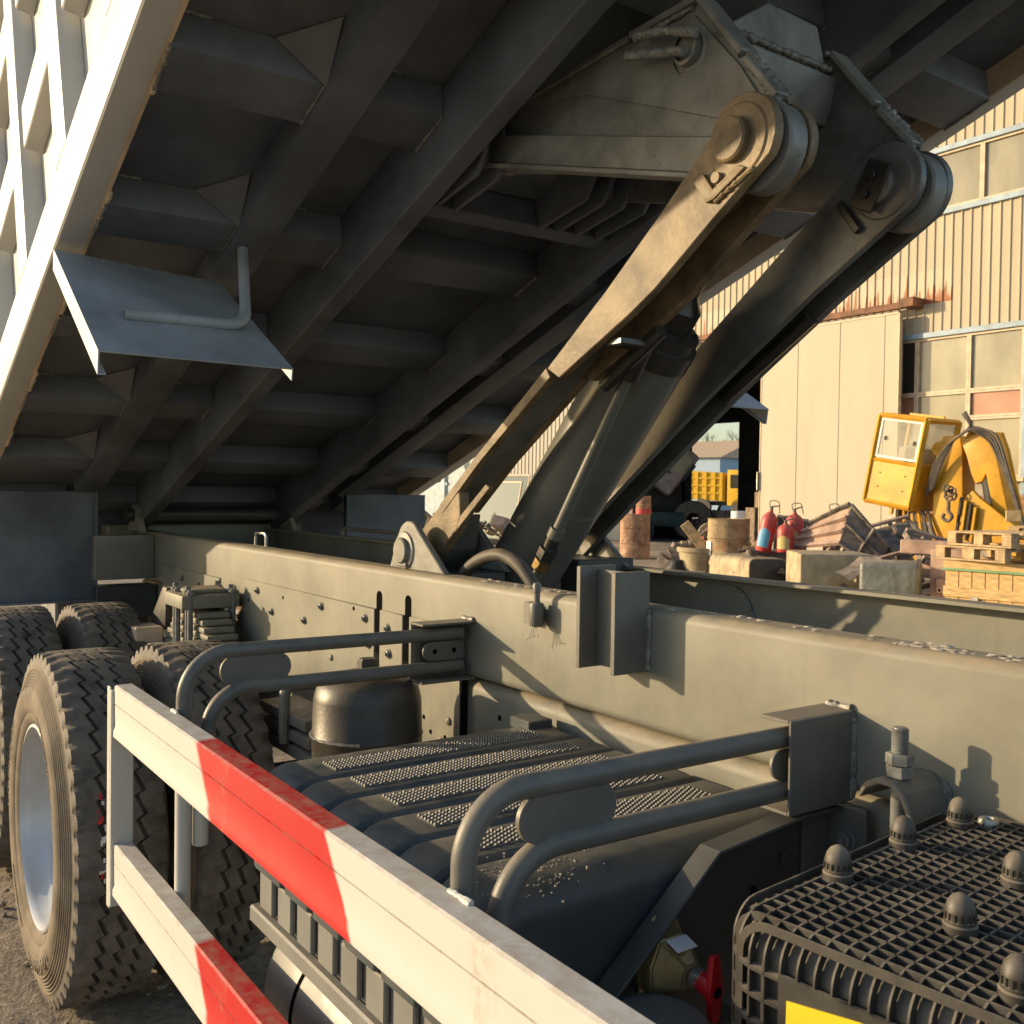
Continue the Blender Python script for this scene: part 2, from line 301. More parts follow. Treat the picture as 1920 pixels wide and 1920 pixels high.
def tube(bm, path, r, n=12, cap=True, rf=None):
    P_, T, N = frames(path); rings = []
    for i, p in enumerate(P_):
        b = T[i].cross(N[i]); rr = rf(i) if rf else r
        rings.append([bm.verts.new(p + (N[i] * math.cos(2 * math.pi * k / n) + b * math.sin(2 * math.pi * k / n)) * rr) for k in range(n)])
    for i in range(len(rings) - 1):
        for k in range(n): bm.faces.new((rings[i][k], rings[i][(k + 1) % n], rings[i + 1][(k + 1) % n], rings[i + 1][k]))
    if cap:
        bm.faces.new(rings[0][::-1]); bm.faces.new(rings[-1])
    return bm
def cyl(bm, p0, p1, r, n=16, r2=None):
    rr = [r, r if r2 is None else r2]
    return tube(bm, [p0, p1], r, n, True, lambda i: rr[i])
def lathe(bm, prof, o=(0, 0, 0), axis=(0, 0, 1), n=24, close=True):
    o = Vector(o); ax = Vector(axis).normalized(); up = Vector((0, 0, 1)) if abs(ax.z) < 0.9 else Vector((1, 0, 0))
    u = (up - ax * up.dot(ax)).normalized(); w = ax.cross(u); rings = []
    for r, h in prof:
        if r < 1e-6: rings.append([bm.verts.new(o + ax * h)])
        else: rings.append([bm.verts.new(o + ax * h + (u * math.cos(2 * math.pi * k / n) + w * math.sin(2 * math.pi * k / n)) * r) for k in range(n)])
    for a, b in zip(rings, rings[1:]):
        for k in range(n):
            if len(a) == 1 and len(b) == 1: continue
            if len(a) == 1: bm.faces.new((a[0], b[(k + 1) % n], b[k]))
            elif len(b) == 1: bm.faces.new((a[k], a[(k + 1) % n], b[0]))
            else: bm.faces.new((a[k], a[(k + 1) % n], b[(k + 1) % n], b[k]))
    return bm
def fillet(pts, rad, n=7):
    P_ = [Vector(p) for p in pts]; out = [P_[0]]
    for i in range(1, len(P_) - 1):
        a = (P_[i - 1] - P_[i]); b = (P_[i + 1] - P_[i]); la, lb = a.length, b.length; a.normalize(); b.normalize()
        ang = a.angle(b)
        if ang > 3.1: out.append(P_[i]); continue
        d = min(rad / math.tan(ang / 2), la * 0.49, lb * 0.49); r_ = d * math.tan(ang / 2)
        c = P_[i] + (a + b).normalized() * (r_ / math.sin(ang / 2)); s0 = P_[i] + a * d - c; s1 = P_[i] + b * d - c
        w_ = s0.angle(s1)
        for k in range(n + 1): out.append(c + (s0 * math.sin((1 - k / n) * w_) + s1 * math.sin(k / n * w_)) / math.sin(w_))
    out.append(P_[-1]); return out
def arc(cx, cy, r, a0, a1, n=10): return [(cx + r * math.cos(R(a0 + (a1 - a0) * i / n)), cy + r * math.sin(R(a0 + (a1 - a0) * i / n))) for i in range(n + 1)]
def weld(bm, p0, p1, r=0.006, seed=0):
    p0, p1 = Vector(p0), Vector(p1); L_ = (p1 - p0).length; k = max(4, int(L_ / 0.006)); rnd = random.Random(seed)
    rad = [r * rnd.uniform(0.65, 1.25) for _ in range(k + 1)]
    return tube(bm, [p0.lerp(p1, i / k) + Vector((rnd.uniform(-1, 1), rnd.uniform(-1, 1), rnd.uniform(-1, 1))) * r * 0.18 for i in range(k + 1)], r, 7, True, lambda i: rad[i])
def jitter(bm, a, seed=0):
    rnd = random.Random(seed)
    for v in bm.verts: v.co += Vector((rnd.uniform(-a, a), rnd.uniform(-a, a), rnd.uniform(-a, a)))
    return bm
def obj(name, bm, m, parent=None, smooth=32, recalc=True):
    if recalc: bmesh.ops.recalc_face_normals(bm, faces=bm.faces)
    me = bpy.data.meshes.new(name); bm.to_mesh(me); bm.free()
    o = bpy.data.objects.new(name, me); COL.objects.link(o)
    if m: me.materials.append(MATS[m] if isinstance(m, str) else m)
    if smooth:
        for p in me.polygons: p.use_smooth = True
        me.set_sharp_from_angle(angle=R(smooth))
    if parent is not None: setp(o, parent)
    return o
def setp(o, parent):
    o.parent = parent; o.matrix_parent_inverse = WM[parent.name].inverted() if parent.name in WM else Matrix.Identity(4)
WM = {}   # world matrices of roots whose parts are written in world coordinates
def thing(name, label, cat, loc=(0, 0, 0), rotz=0.0, group=None, world=False):
    o = bpy.data.objects.new(name, None); COL.objects.link(o); o.empty_display_size = 0.2
    o.location = loc; o.rotation_euler = (0, 0, rotz); tag(o, label, cat, group)
    if world: WM[o.name] = Matrix.Translation(Vector(loc)) @ Matrix.Rotation(rotz, 4, 'Z')
    return o
def tag(o, label, cat, group=None):
    o['label'] = label; o['category'] = cat
    if group: o['group'] = group
    return o
def struct(o): o['kind'] = 'structure'; return o
def dupo(o, parent=None, **k):
    c = o.copy(); COL.objects.link(c)
    if parent is not None: c.parent = parent; c.matrix_parent_inverse = o.matrix_parent_inverse.copy()
    for a, v in k.items(): setattr(c, a, v)
    return c
def dup(root, label=None, loc=None, rot=None, scale=None, group=None):
    c = dupo(root)
    if label: c['label'] = label
    if group: c['group'] = group
    if loc is not None: c.location = loc
    if rot is not None: c.rotation_euler = rot
    if scale is not None: c.scale = (scale,) * 3 if isinstance(scale, (int, float)) else scale
    for ch in list(root.children):
        d = dupo(ch, c)
        for g in list(ch.children): dupo(g, d)
    return c
def gz(y):      # the yard rises gently towards the workshop
    t = min(1.0, max(0.0, (y - 3.5) / 12.0)); return -0.035 + 0.40 * t * t * (3 - 2 * t)
# ------------------------------------------------------------------ ground
def build_ground():
    from mathutils import noise
    bm = bmn()
    xs = [-900, -400, -200, -120, -80, -60] + [-50 + i * 2.0 for i in range(20)] + [-10 + i * 0.5 for i in range(8)] + [-6 + i * 0.08 for i in range(100)] + [2 + i for i in range(1, 8)] + [20, 60, 150, 400, 900]
    ys = [-900, -400, -150, -60, -20, -10, -6, -4] + [-3 + i * 0.25 for i in range(12)] + [0.0 + i * 0.08 for i in range(45)] + [3.6 + i * 0.5 for i in range(30)] + [19, 21, 25, 30, 40, 60, 100, 200, 400, 900]
    g = []
    for x in xs:
        row = []
        for y in ys:
            z = gz(y)
            d = max(0, 1 - (abs(x + 3) / 40 + abs(y - 1) / 40))
            z += 0.022 * noise.fractal(Vector((x * 1.6, y * 1.6, 0)), 0.8, 2.1, 5) * d
            if -6 < x < 2 and 0 < y < 3.6: z += 0.012 * noise.fractal(Vector((x * 9, y * 9, 3)), 0.7, 2.2, 4) - 0.012
            row.append(bm.verts.new((x, y, z)))
        g.append(row)
    for i in range(len(xs) - 1):
        for j in range(len(ys) - 1): bm.faces.new((g[i][j], g[i + 1][j], g[i + 1][j + 1], g[i][j + 1]))
    o = struct(obj('ground', bm, 'yard_dirt', smooth=60)); o['label'] = 'bare brown dirt of the yard'
    bm = bmn(); rnd = random.Random(3)
    for i in range(900):
        x, y = rnd.uniform(-6.5, -1.0), rnd.uniform(-0.9, 2.6)
        s = rnd.choice([0.006, 0.008, 0.01, 0.014, 0.02]) * rnd.uniform(0.7, 1.3)
        t = bmesh.new(); bmesh.ops.create_icosphere(t, subdivisions=1, radius=s)
        for v in t.verts: v.co = Vector((v.co.x * rnd.uniform(0.7, 1.3), v.co.y * rnd.uniform(0.7, 1.3), v.co.z * 0.6))
        bmesh.ops.translate(t, vec=(x, y, -0.036 + s * 0.1), verts=t.verts); merge(bm, t)
    o = obj('gravel', bm, 'yard_dirt', smooth=0); o['kind'] = 'stuff'; o['label'] = 'small stones scattered on the dirt'
build_ground()

# ------------------------------------------------------------------ the dump truck
YC = 1.87
truck = thing('dump_truck', 'grey dump truck with its white tipping body raised on a hydraulic hoist', 'dump truck', (-3.45, YC, -0.035), world=True)
TH = R(19.2)
BODY = Matrix.Translation((-5.6, 0, 1.40)) @ Matrix.Rotation(-TH, 4, 'Y')

# --- tipping body, written in its own frame: x along the floor, z up from the frame
def build_body():
    bm = bmn()
    bx(bm, -0.45, 5.45, 0.66, 3.08, 0.232, 0.252)                    # floor sheet
    body = obj('dump_body', bm, 'underbody_paint'); body.matrix_world = BODY
    body.parent = truck; body.matrix_parent_inverse = WM[truck.name].inverted()
    def part(name, bm, m, smooth=32):
        o = obj(name, bm, m, None, smooth); o.parent = body; return o
    # longitudinal stringers
    for y0 in (1.43, 2.24):
        bm = bmn(); bx(bm, -0.40, 5.4, y0, y0 + 0.075, 0.01, 0.2315, 0.012, 3); part('main_stringer', bm, 'underbody_paint')
    for y0 in (1.075, 2.54):
        bm = bmn(); bx(bm, 0.18, 5.4, y0, y0 + 0.125, 0.118, 0.2315, 0.006, 2); part('outer_stringer', bm, 'underbody_paint')
    # cross beams: one piece between each pair of stringers
    spans = [(0.678, 1.0745), (1.2005, 1.4295), (1.5055, 2.2395), (2.3155, 2.5395), (2.6655, 3.062)]
    first = {}
    rows = [-0.10 + 0.01, 0.565, 1.265, 1.965, 2.668, 3.353, 4.05, 4.75]
    wm = bmn()
    for r_, s in enumerate(rows):
        for i, (a, b) in enumerate(spans):
            key = round(b - a, 3)
            if key not in first:
                bm = bmn(); pr = [(-0.082, 0.14), (0.082, 0.14), (0.102, 0.2315), (-0.102, 0.2315)]
                prism(bm, pr, 'y', 0, b - a, 0.006, 2); first[key] = part('cross_beam', bm, 'underbody_paint'); c = first[key]
            else: c = dupo(first[key], body)
            c.location = (s, a, 0)
            for yy in (a + 0.003, b - 0.003):
                if r_ > 1: weld(wm, (s - 0.08, yy, 0.139), (s + 0.08, yy, 0.139), 0.0045, r_ * 7 + i)
            if r_ > 1: weld(wm, (s + 0.104, a + 0.02, 0.231), (s + 0.104, a + 0.10, 0.231), 0.005, i)
    part('weld_bead', wm, 'weld_metal')['kind'] = 'stuff'
    # triangular gussets beside the outer stringers
    g = None
    for s in rows[1:]:
        for y, sg in ((1.0745, -1), (2.6655, 1)):
            if g is None:
                bm = bmn(); t = bmesh.new()
                vs = [(0, -0.002, 0.130), (0.0, -0.125, 0.2315), (0.0, -0.002, 0.2315)]
                # slanted web: beam corner, floor, stringer
                a = [(0.085, 0.0, 0.132), (0.105, -0.135, 0.226), (0.235, -0.006, 0.226)]
                A = [bm.verts.new(p) for p in a]; B = [bm.verts.new((p[0] - 0.004, p[1], p[2] + 0.006)) for p in a]
                bm.faces.new(A); bm.faces.new(B[::-1])
                for i in range(3): bm.faces.new((A[i], B[i], B[(i + 1) % 3], A[(i + 1) % 3]))
                t.free(); g = part('gusset', bm, 'gusset_paint', 0); c = g
            else: c = dupo(g, body)
            c.location = (s, y, 0); c.scale = (1, -sg if sg < 0 else -1, 1)
            if sg < 0: c.scale = (1, 1, 1)
    # side walls: bottom rail, ribs, upper rail, recessed sheet
    for side in (-1, 1):
        Y = lambda d: YC + side * (1.28 - d)
        bm = bmn(); y0, y1 = sorted((Y(0.075), Y(0.067))); bx(bm, -0.4, 5.45, y0, y1, 0.25, 1.75); part('side_sheet', bm, 'body_white')
        bm = bmn(); y0, y1 = sorted((Y(0), Y(0.09))); bx(bm, -0.42, 5.45, y0, y1, 0.150, 0.36, 0.014, 3); part('bottom_rail', bm, 'body_white')
        bm = bmn(); y0, y1 = sorted((Y(0.082), Y(0.092))); bx(bm, -0.42, 5.45, y0, y1, 0.146, 0.2315); part('floor_lip', bm, 'trim_cream')
        for n0 in (0.762, 1.36):
            for a, b in zip([-0.42] + [s + 0.10 for s in rows[1:]], [s - 0.10 for s in rows[1:]] + [5.45]):
                bm = bmn(); w0, w1 = Y(0.004), Y(0.067)
                prism(bm, [(w0, n0 + 0.014), (w0, n0 + 0.185), (w1, n0 + 0.2), (w1, n0)], 'x', a, b, 0.004, 1); part('side_rail', bm, 'body_white')
        bm = bmn(); y0, y1 = sorted((Y(0), Y(0.1))); bx(bm, -0.42, 5.45, y0, y1, 1.75, 1.9, 0.012, 2); part('top_rail', bm, 'body_white')
        rib = None
        for s in rows[1:]:
            if rib is None:
                bm = bmn(); w0, w1 = Y(0.0), Y(0.067); s0 = 0
                prism(bm, [(-0.082, w0), (0.082, w0), (0.1, w1), (-0.1, w1)], 'z', 0.3605, 1.7495, 0.006, 2); rib = part('side_rib', bm, 'body_white'); c = rib
            else: c = dupo(rib, body)
            c.location = (s - 0.038, 0, 0)
        wb = bmn()
        if side < 0:
            for k in range(9):
                s0 = 0.15 + k * 0.62
                weld(wb, (s0, 0.683, 0.146), (s0 + 0.17, 0.683, 0.146), 0.007, k)
            part('seam_weld', wb, 'trim_cream')
    bm = bmn(); bx(bm, 5.45, 5.5, 0.6, 3.14, 0.15, 2.2, 0.005); part('front_wall', bm, 'body_white')
    bm = bmn(); bx(bm, -0.47, -0.43, 0.6, 3.14, 0.15, 1.8, 0.005); part('tail_gate', bm, 'body_white')
    bm = bmn(); bx(bm, -0.42, -0.30, 0.70, 3.04, -0.10, 0.2310, 0.008); part('tail_beam', bm, 'underbody_paint')
    # hoist seat between the main stringers
    bm = bmn(); bx(bm, 3.10, 3.16, 1.506, 2.239, 0.05, 0.2310, 0.004); bx(bm, 3.17, 3.46, 1.506, 2.239, 0.141, 0.2312, 0.004); part('seat_beam', bm, 'underbody_paint')
    for y in (1.53, 1.60, 1.93, 2.0, 2.08, 2.17):
        bm = bmn(); prism(bm, [(3.165, 0.04), (3.40, 0.0), (3.47, 0.05), (3.47, 0.14), (3.165, 0.14)], 'y', y, y + 0.014, 0.002); part('seat_plate', bm, 'underbody_paint')
    return body
body = build_body()
def B(s, y, n): return BODY @ Vector((s, y, n))

# --- spare mudguard plate and bent rod hanging under the body
def build_flap(mir=False):
    bm = bmn()
    T0, T1 = Vector((-3.30, 0.585, 2.335)), Vector((-3.31, 1.10, 2.305)); B0, B1 = Vector((-2.70, 0.585, 1.962)), Vector((-2.70, 1.115, 1.958))
    if mir:
        for v_ in (T0, T1, B0, B1): v_.y = 2 * YC - v_.y
    sy = -1 if mir else 1
    n = (B0 - T0).cross(B1 - B0).normalized()
    n = n if n.z < 0 else -n
    down = Vector((-0.15, 0, -1)).normalized()
    def sheet(a, b, c, d, th=0.004, nn=n):
        A = [bm.verts.new(p) for p in (a, b, c, d)]; C_ = [bm.verts.new(Vector(p) - nn * th) for p in (a, b, c, d)]
        bm.faces.new(A); bm.faces.new(C_[::-1])
        for i in range(4): bm.faces.new((A[i], C_[i], C_[(i + 1) % 4], A[(i + 1) % 4]))
    sheet(T0, T1, B1, B0)
    sheet(T0, B0, B0 + down * 0.055, T0 + down * 0.055, 0.004, Vector((0, -sy, 0)))
    sheet(B0 + down * 0.055, B0 + down * 0.055 + Vector((0, 0.022 * sy, 0)), T0 + down * 0.055 + Vector((0, 0.022 * sy, 0)), T0 + down * 0.055, 0.003, Vector((0, 0, 1)))
    sheet(T1, B1, B1 + down * 0.03, T1 + down * 0.03, 0.004, Vector((0, sy, 0)))
    o = obj('mudguard_plate', bm, 'flap_paint', truck, 40); o['label'] = 'bent grey mudguard plate under the ' + ('far' if mir else 'near') + ' side of the raised body'
    if mir: return
    bm = bmn()
    p = fillet([B(2.655, 1.118, 0.128), (-2.915, 1.052, 2.105), (-2.90, 0.695, 2.098)], 0.075, 9)
    tube(bm, p, 0.017, 16, False)
    tube(bm, p, 0.0145, 16, False)
    e, d = Vector(p[-1]), (Vector(p[-1]) - Vector(p[-2])).normalized()
    lathe(bm, [(0.017, 0), (0.0145, 0)], e, d, 16)
    lathe(bm, [(0.0145, -0.02), (0.0, -0.02)], e, d, 16)
    obj('bent_rod', bm, 'flap_paint', truck)
    bm = bmn(); weld(bm, B(2.645, 1.105, 0.117), B(2.645, 1.135, 0.117), 0.007, 4); weld(bm, (-3.29, 0.70, 2.325), (-3.29, 1.05, 2.30), 0.005, 5); obj('rod_weld', bm, 'weld_metal', truck)
build_flap()
build_flap(True)

# --- frame rails
def crail(bm, x0, x1, yo, s, ztop, zbot, fl=0.075, r=0.022, th=0.009):
    # C section opening away from yo (s=+1: flanges point to +Y)
    a = [(yo + s * fl, ztop), *[(yo + s * (r - r * math.sin(R(t))), ztop - r + r * math.cos(R(t))) for t in range(0, 91, 15)],
         *[(yo + s * (r - r * math.cos(R(t))), zbot + r - r * math.sin(R(t))) for t in range(0, 91, 15)], (yo + s * fl, zbot)]
    i = [(yo + s * fl, zbot + th), (yo + s * th, zbot + th), (yo + s * th, ztop - th), (yo + s * fl, ztop - th)]
    prism(bm, a + i, 'x', x0, x1)
    return bm
def hexbolt(bm, p, ax=(0, -1, 0), r=0.011, h=0.009, washer=True, stud=0.007):
    p = Vector(p); a = Vector(ax)
    if washer: cyl(bm, p, p + a * 0.003, r * 1.45, 14)
    lathe(bm, [(0, 0.003), (r, 0.003), (r * 1.05, 0.004), (r * 1.05, h), (r * 0.8, h + 0.0015), (0, h + 0.0015)], p, a, 6)
    if stud: cyl(bm, p + a * h, p + a * (h + stud), r * 0.52, 10)
    return bm
def build_frame():
    bm = bmn(); crail(bm, -5.75, 0.9, 1.455, 1, 1.372, 1.108); rail = obj('subframe_rail', bm, 'chassis_paint', truck, 40); rail['label'] = 'sunlit near subframe rail'
    bm = bmn(); crail(bm, -5.75, 0.9, 2.285, -1, 1.372, 1.108, 0.085); obj('subframe_rail', bm, 'chassis_paint', truck, 40)
    bm = bmn(); crail(bm, -5.7, 0.9, 1.468, 1, 1.100, 0.80, 0.08, 0.03); obj('chassis_rail', bm, 'chassis_paint', truck, 40)
    bm = bmn(); crail(bm, -5.7, 0.9, 2.272, -1, 1.100, 0.80, 0.08, 0.03); obj('chassis_rail', bm, 'chassis_paint', truck, 40)
    # cross members between the rails
    for x in (-5.3, -4.45, -3.3, -2.85, -0.55, 0.6):
        bm = bmn(); bx(bm, x - 0.06, x + 0.06, 1.4785, 2.2615, 0.88, 1.06, 0.008, 2); obj('cross_member', bm, 'chassis_paint', truck)
    for x in (-2.62, -0.2):
        bm = bmn(); bx(bm, x - 0.05, x + 0.05, 1.4655, 2.2745, 1.15, 1.33, 0.008, 2); obj('cross_member', bm, 'chassis_paint', truck)
    # side plates that tie subframe and chassis together, with bolts
    for x0, x1 in ((-4.03, -2.823), (-2.787, -2.637), (-2.597, -2.305)):
        bm = bmn(); bx(bm, x0, x1, 1.446, 1.4675, 0.78, 1.238, 0.0025); p_ = obj('tie_plate', bm, 'chassis_paint', truck, 40)
        # keep clear of the subframe web
        for v in p_.data.vertices:
            if v.co.y > 1.455: v.co.y = 1.4665
    bm = bmn(); bx(bm, -5.2, -4.32, 1.447, 1.4665, 0.80, 1.215, 0.0025); obj('tie_plate', bm, 'chassis_paint', truck, 40)
    bl = None
    for x, z in ((-3.846, 1.203), (-3.69, 1.134), (-3.226, 1.203), (-3.374, 1.137), (-2.885, 1.200), (-2.73, 1.186), (-2.72, 1.108), (-2.53, 1.085), (-2.86, 1.12), (-4.86, 1.17), (-4.6, 1.16), (-5.0, 1.10)):
        if bl is None: bm = bmn(); hexbolt(bm, (0, 0, 0)); bl = obj('bolt', bm, 'bolt_steel', truck); bl.matrix_parent_inverse = WM[truck.name].inverted(); c = bl
        else: c = dupo(bl, truck)
        c.location = (x, 1.446, z)
    rv = None
    for x, z in ((-3.33, 1.04), (-3.14, 1.035), (-2.40, 0.905), (-2.42, 0.80), (-3.53, 0.93), (-2.36, 0.97)):
        if rv is None: bm = bmn(); lathe(bm, [(0.012, 0), (0.0105, 0.005), (0.006, 0.008), (0, 0.009)], (0, 0, 0), (0, -1, 0), 14); rv = obj('rivet', bm, 'chassis_paint', truck); c = rv
        else: c = dupo(rv, truck)
        c.location = (x, 1.446, z)
    ho = None
    for x, z in ((-3.95, 1.155), (-3.58, 1.20), (-2.97, 1.223), (-2.50, 0.955), (-2.46, 0.92), (-2.38, 0.92), (-2.44, 0.87), (-3.6, 0.95), (-3.45, 0.91), (-3.4, 0.90)):
        if ho is None: bm = bmn(); lathe(bm, [(0.007, -0.001), (0.007, 0.0012), (0, 0.0012)], (0, 0, 0), (0, -1, 0), 12); ho = obj('bolt_hole', bm, 'hole_black', truck); c = ho
        else: c = dupo(ho, truck)
        c.location = (x, 1.446, z)
    for x, z0, z1 in ((-2.805, 1.10, 1.278), (-2.617, 1.10, 1.282)):
        bm = bmn()
        prism(bm, [(x - 0.018, z0), (x + 0.018, z0), *arc(x, z1, 0.018, 0, 180, 10)], 'y', 1.4535, 1.4548)
        bx(bm, x - 0.018, x + 0.018, 1.4480, 1.4534, z0, 1.237)
        obj('slot', bm, 'hole_black', truck)
    bm = bmn(); bx(bm, -2.3045, -2.2955, 1.4475, 1.4665, 0.80, 1.1075); obj('gap', bm, 'hole_black', truck)
    for x, z in ((-2.07, 0.995), (-2.14, 1.02)):
        bm = bmn()
        if z < 1: hexbolt(bm, (x, 1.468, z))
        else: lathe(bm, [(0.008, -0.001), (0.008, 0.001), (0, 0.001)], (x, 1.468, z), (0, -1, 0), 12)
        obj('bolt', bm, 'bolt_steel' if z < 1 else 'hole_black', truck)
    # rear: gusset box beside the rail, tail mudguards
    bm = bmn(); bx(bm, -5.55, -5.38, 1.155, 1.454, 1.128, 1.358, 0.004); obj('bracket_box', bm, 'chassis_paint', truck)
    bm = bmn(); bx(bm, -5.52, -5.36, 1.16, 1.46, 0.93, 1.095, 0.004); obj('bracket_box', bm, 'dark_steel_and_shade', truck)
    for y0, y1 in ((0.62, 1.178), (2.585, 3.14)):
        bm = bmn(); bx(bm, -5.46, -5.445, y0, y1, 1.02, 1.585, 0.002)
        bx(bm, -5.462, -5.42, y1 - 0.012 if y0 < 1 else y0, y1 if y0 < 1 else y0 + 0.012, 1.018, 1.587, 0.002)
        bx(bm, -5.462, -5.40, y0, y1 - 0.0125, 1.018, 1.03)
        obj('tail_mudguard', bm, 'underbody_paint', truck)
    bm = bmn(); bx(bm, -5.95, -5.55, 1.0, 2.74, 0.86, 1.05, 0.01); obj('rear_cross_member', bm, 'underbody_paint', truck)
    bm = bmn(); bx(bm, -5.90, -5.752, 1.30, 2.44, 1.10, 1.40, 0.008); obj('rear_cross_member', bm, 'chassis_paint', truck)
    for y in (1.40, 2.26):
        bm = bmn(); prism(bm, [(-5.75, 1.373), (-5.45, 1.373), (-5.52, 1.45), *arc(-5.6, 1.46, 0.06, 0, 180, 8), (-5.68, 1.42)], 'y', y, y + 0.03); obj('hinge_plate', bm, 'chassis_paint', truck)
    bm = bmn(); cyl(bm, (-5.6, 1.36, 1.46), (-5.6, 2.36, 1.46), 0.035, 18); obj('hinge_pin', bm, 'dark_steel_and_shade', truck)
    # far side rod and plates seen over the near rail
    bm = bmn(); tube(bm, fillet([(-5.0, 2.36, 1.30), (-5.0, 2.36, 1.40), (-3.0, 2.36, 1.40), (-3.0, 2.36, 1.30)], 0.03, 5), 0.011, 10)
    for x in (-4.4, -4.1, -3.6): cyl(bm, (x, 2.36, 1.25), (x, 2.36, 1.40), 0.006, 8)
    obj('guard_rod', bm, 'chassis_paint', truck)
    bm = bmn(); bx(bm, -4.9, -3.1, 2.30, 2.42, 1.27, 1.30, 0.004); obj('side_step', bm, 'chassis_paint', truck)
    bm = bmn(); tube(bm, fillet([(-4.1, 1.53, 1.37), (-4.1, 1.53, 1.425), (-3.98, 1.53, 1.425), (-3.98, 1.53, 1.37)], 0.015, 5), 0.006, 8); obj('lifting_loop', bm, 'zinc', truck)
    # weld patch on the far rail
    bm = bmn(); prism(bm, [(-2.20, 1.16), (-1.985, 1.16), *arc(-2.0925, 1.235, 0.1075, 0, 180, 14)], 'y', 2.272, 2.2762, 0.001); obj('patch_plate', bm, 'chassis_paint', truck)
    bm = bmn(); weld(bm, (-1.985, 2.271, 1.15), (-1.985, 2.271, 1.26), 0.006, 8)
    a = arc(-2.0925, 1.235, 0.1075, 0, 70, 6)
    for p, q in zip(a, a[1:]): weld(bm, (p[0], 2.271, p[1]), (q[0], 2.271, q[1]), 0.005, 9)
    obj('patch_weld', bm, 'weld_metal', truck)
    # crumbly dirt on the flange near the front
    bm = bmn(); rnd = random.Random(11)
    for i in range(240):
        x = rnd.uniform(-1.0, 0.2) if i < 190 else rnd.uniform(-2.3, -1.0); y = rnd.uniform(1.475, 1.528); s = rnd.uniform(0.002, 0.0065)
        t = bmesh.new(); bmesh.ops.create_icosphere(t, subdivisions=1, radius=s)
        for v in t.verts: v.co *= rnd.uniform(0.6, 1.3)
        bmesh.ops.scale(t, vec=(2.2, 1.2, 0.5), verts=t.verts); bmesh.ops.translate(t, vec=(x, y, 1.3725), verts=t.verts); merge(bm, t)
    o = obj('dried_mud', bm, 'concrete', truck, 0); o['kind'] = 'stuff'
    # H shaped stop welded to the near rail
    bm = bmn(); bx(bm, -1.572, -1.558, 1.357, 1.4545, 1.236, 1.452, 0.0015); bx(bm, -1.682, -1.668, 1.352, 1.4545, 1.236, 1.458, 0.0015); bx(bm, -1.667, -1.573, 1.40, 1.412, 1.24, 1.45)
    o = obj('stop_bracket', bm, 'tube_paint', truck)
    bm = bmn(); weld(bm, (-1.557, 1.452, 1.24), (-1.557, 1.452, 1.37), 0.006, 1); weld(bm, (-1.572, 1.409, 1.245), (-1.572, 1.409, 1.45), 0.0045, 2); obj('bracket_weld', bm, 'weld_metal', truck)
    # small breather valve
    bm = bmn(); lathe(bm, [(0, 0), (0.016, 0), (0.018, 0.004), (0.018, 0.05), (0.016, 0.056), (0.008, 0.058), (0.008, 0.08), (0.0095, 0.082), (0.0105, 0.1), (0.008, 0.105), (0, 0.106)], (-1.925, 1.425, 1.292), (0, 0, 1), 18)
    bx(bm, -1.985, -1.955, 1.43, 1.454, 1.292, 1.345); bx(bm, -1.954, -1.935, 1.425, 1.432, 1.30, 1.34)
    for k, dx in enumerate((-0.014, -0.004, 0.006, 0.016)): tube(bm, [(-1.925 + dx * 0.4, 1.42, 1.293), (-1.925 + dx, 1.415, 1.27), (-1.925 + dx * 1.8, 1.41, 1.255 + 0.006 * k)], 0.0012, 6)
    obj('breather_valve', bm, 'tube_paint', truck)
build_frame()

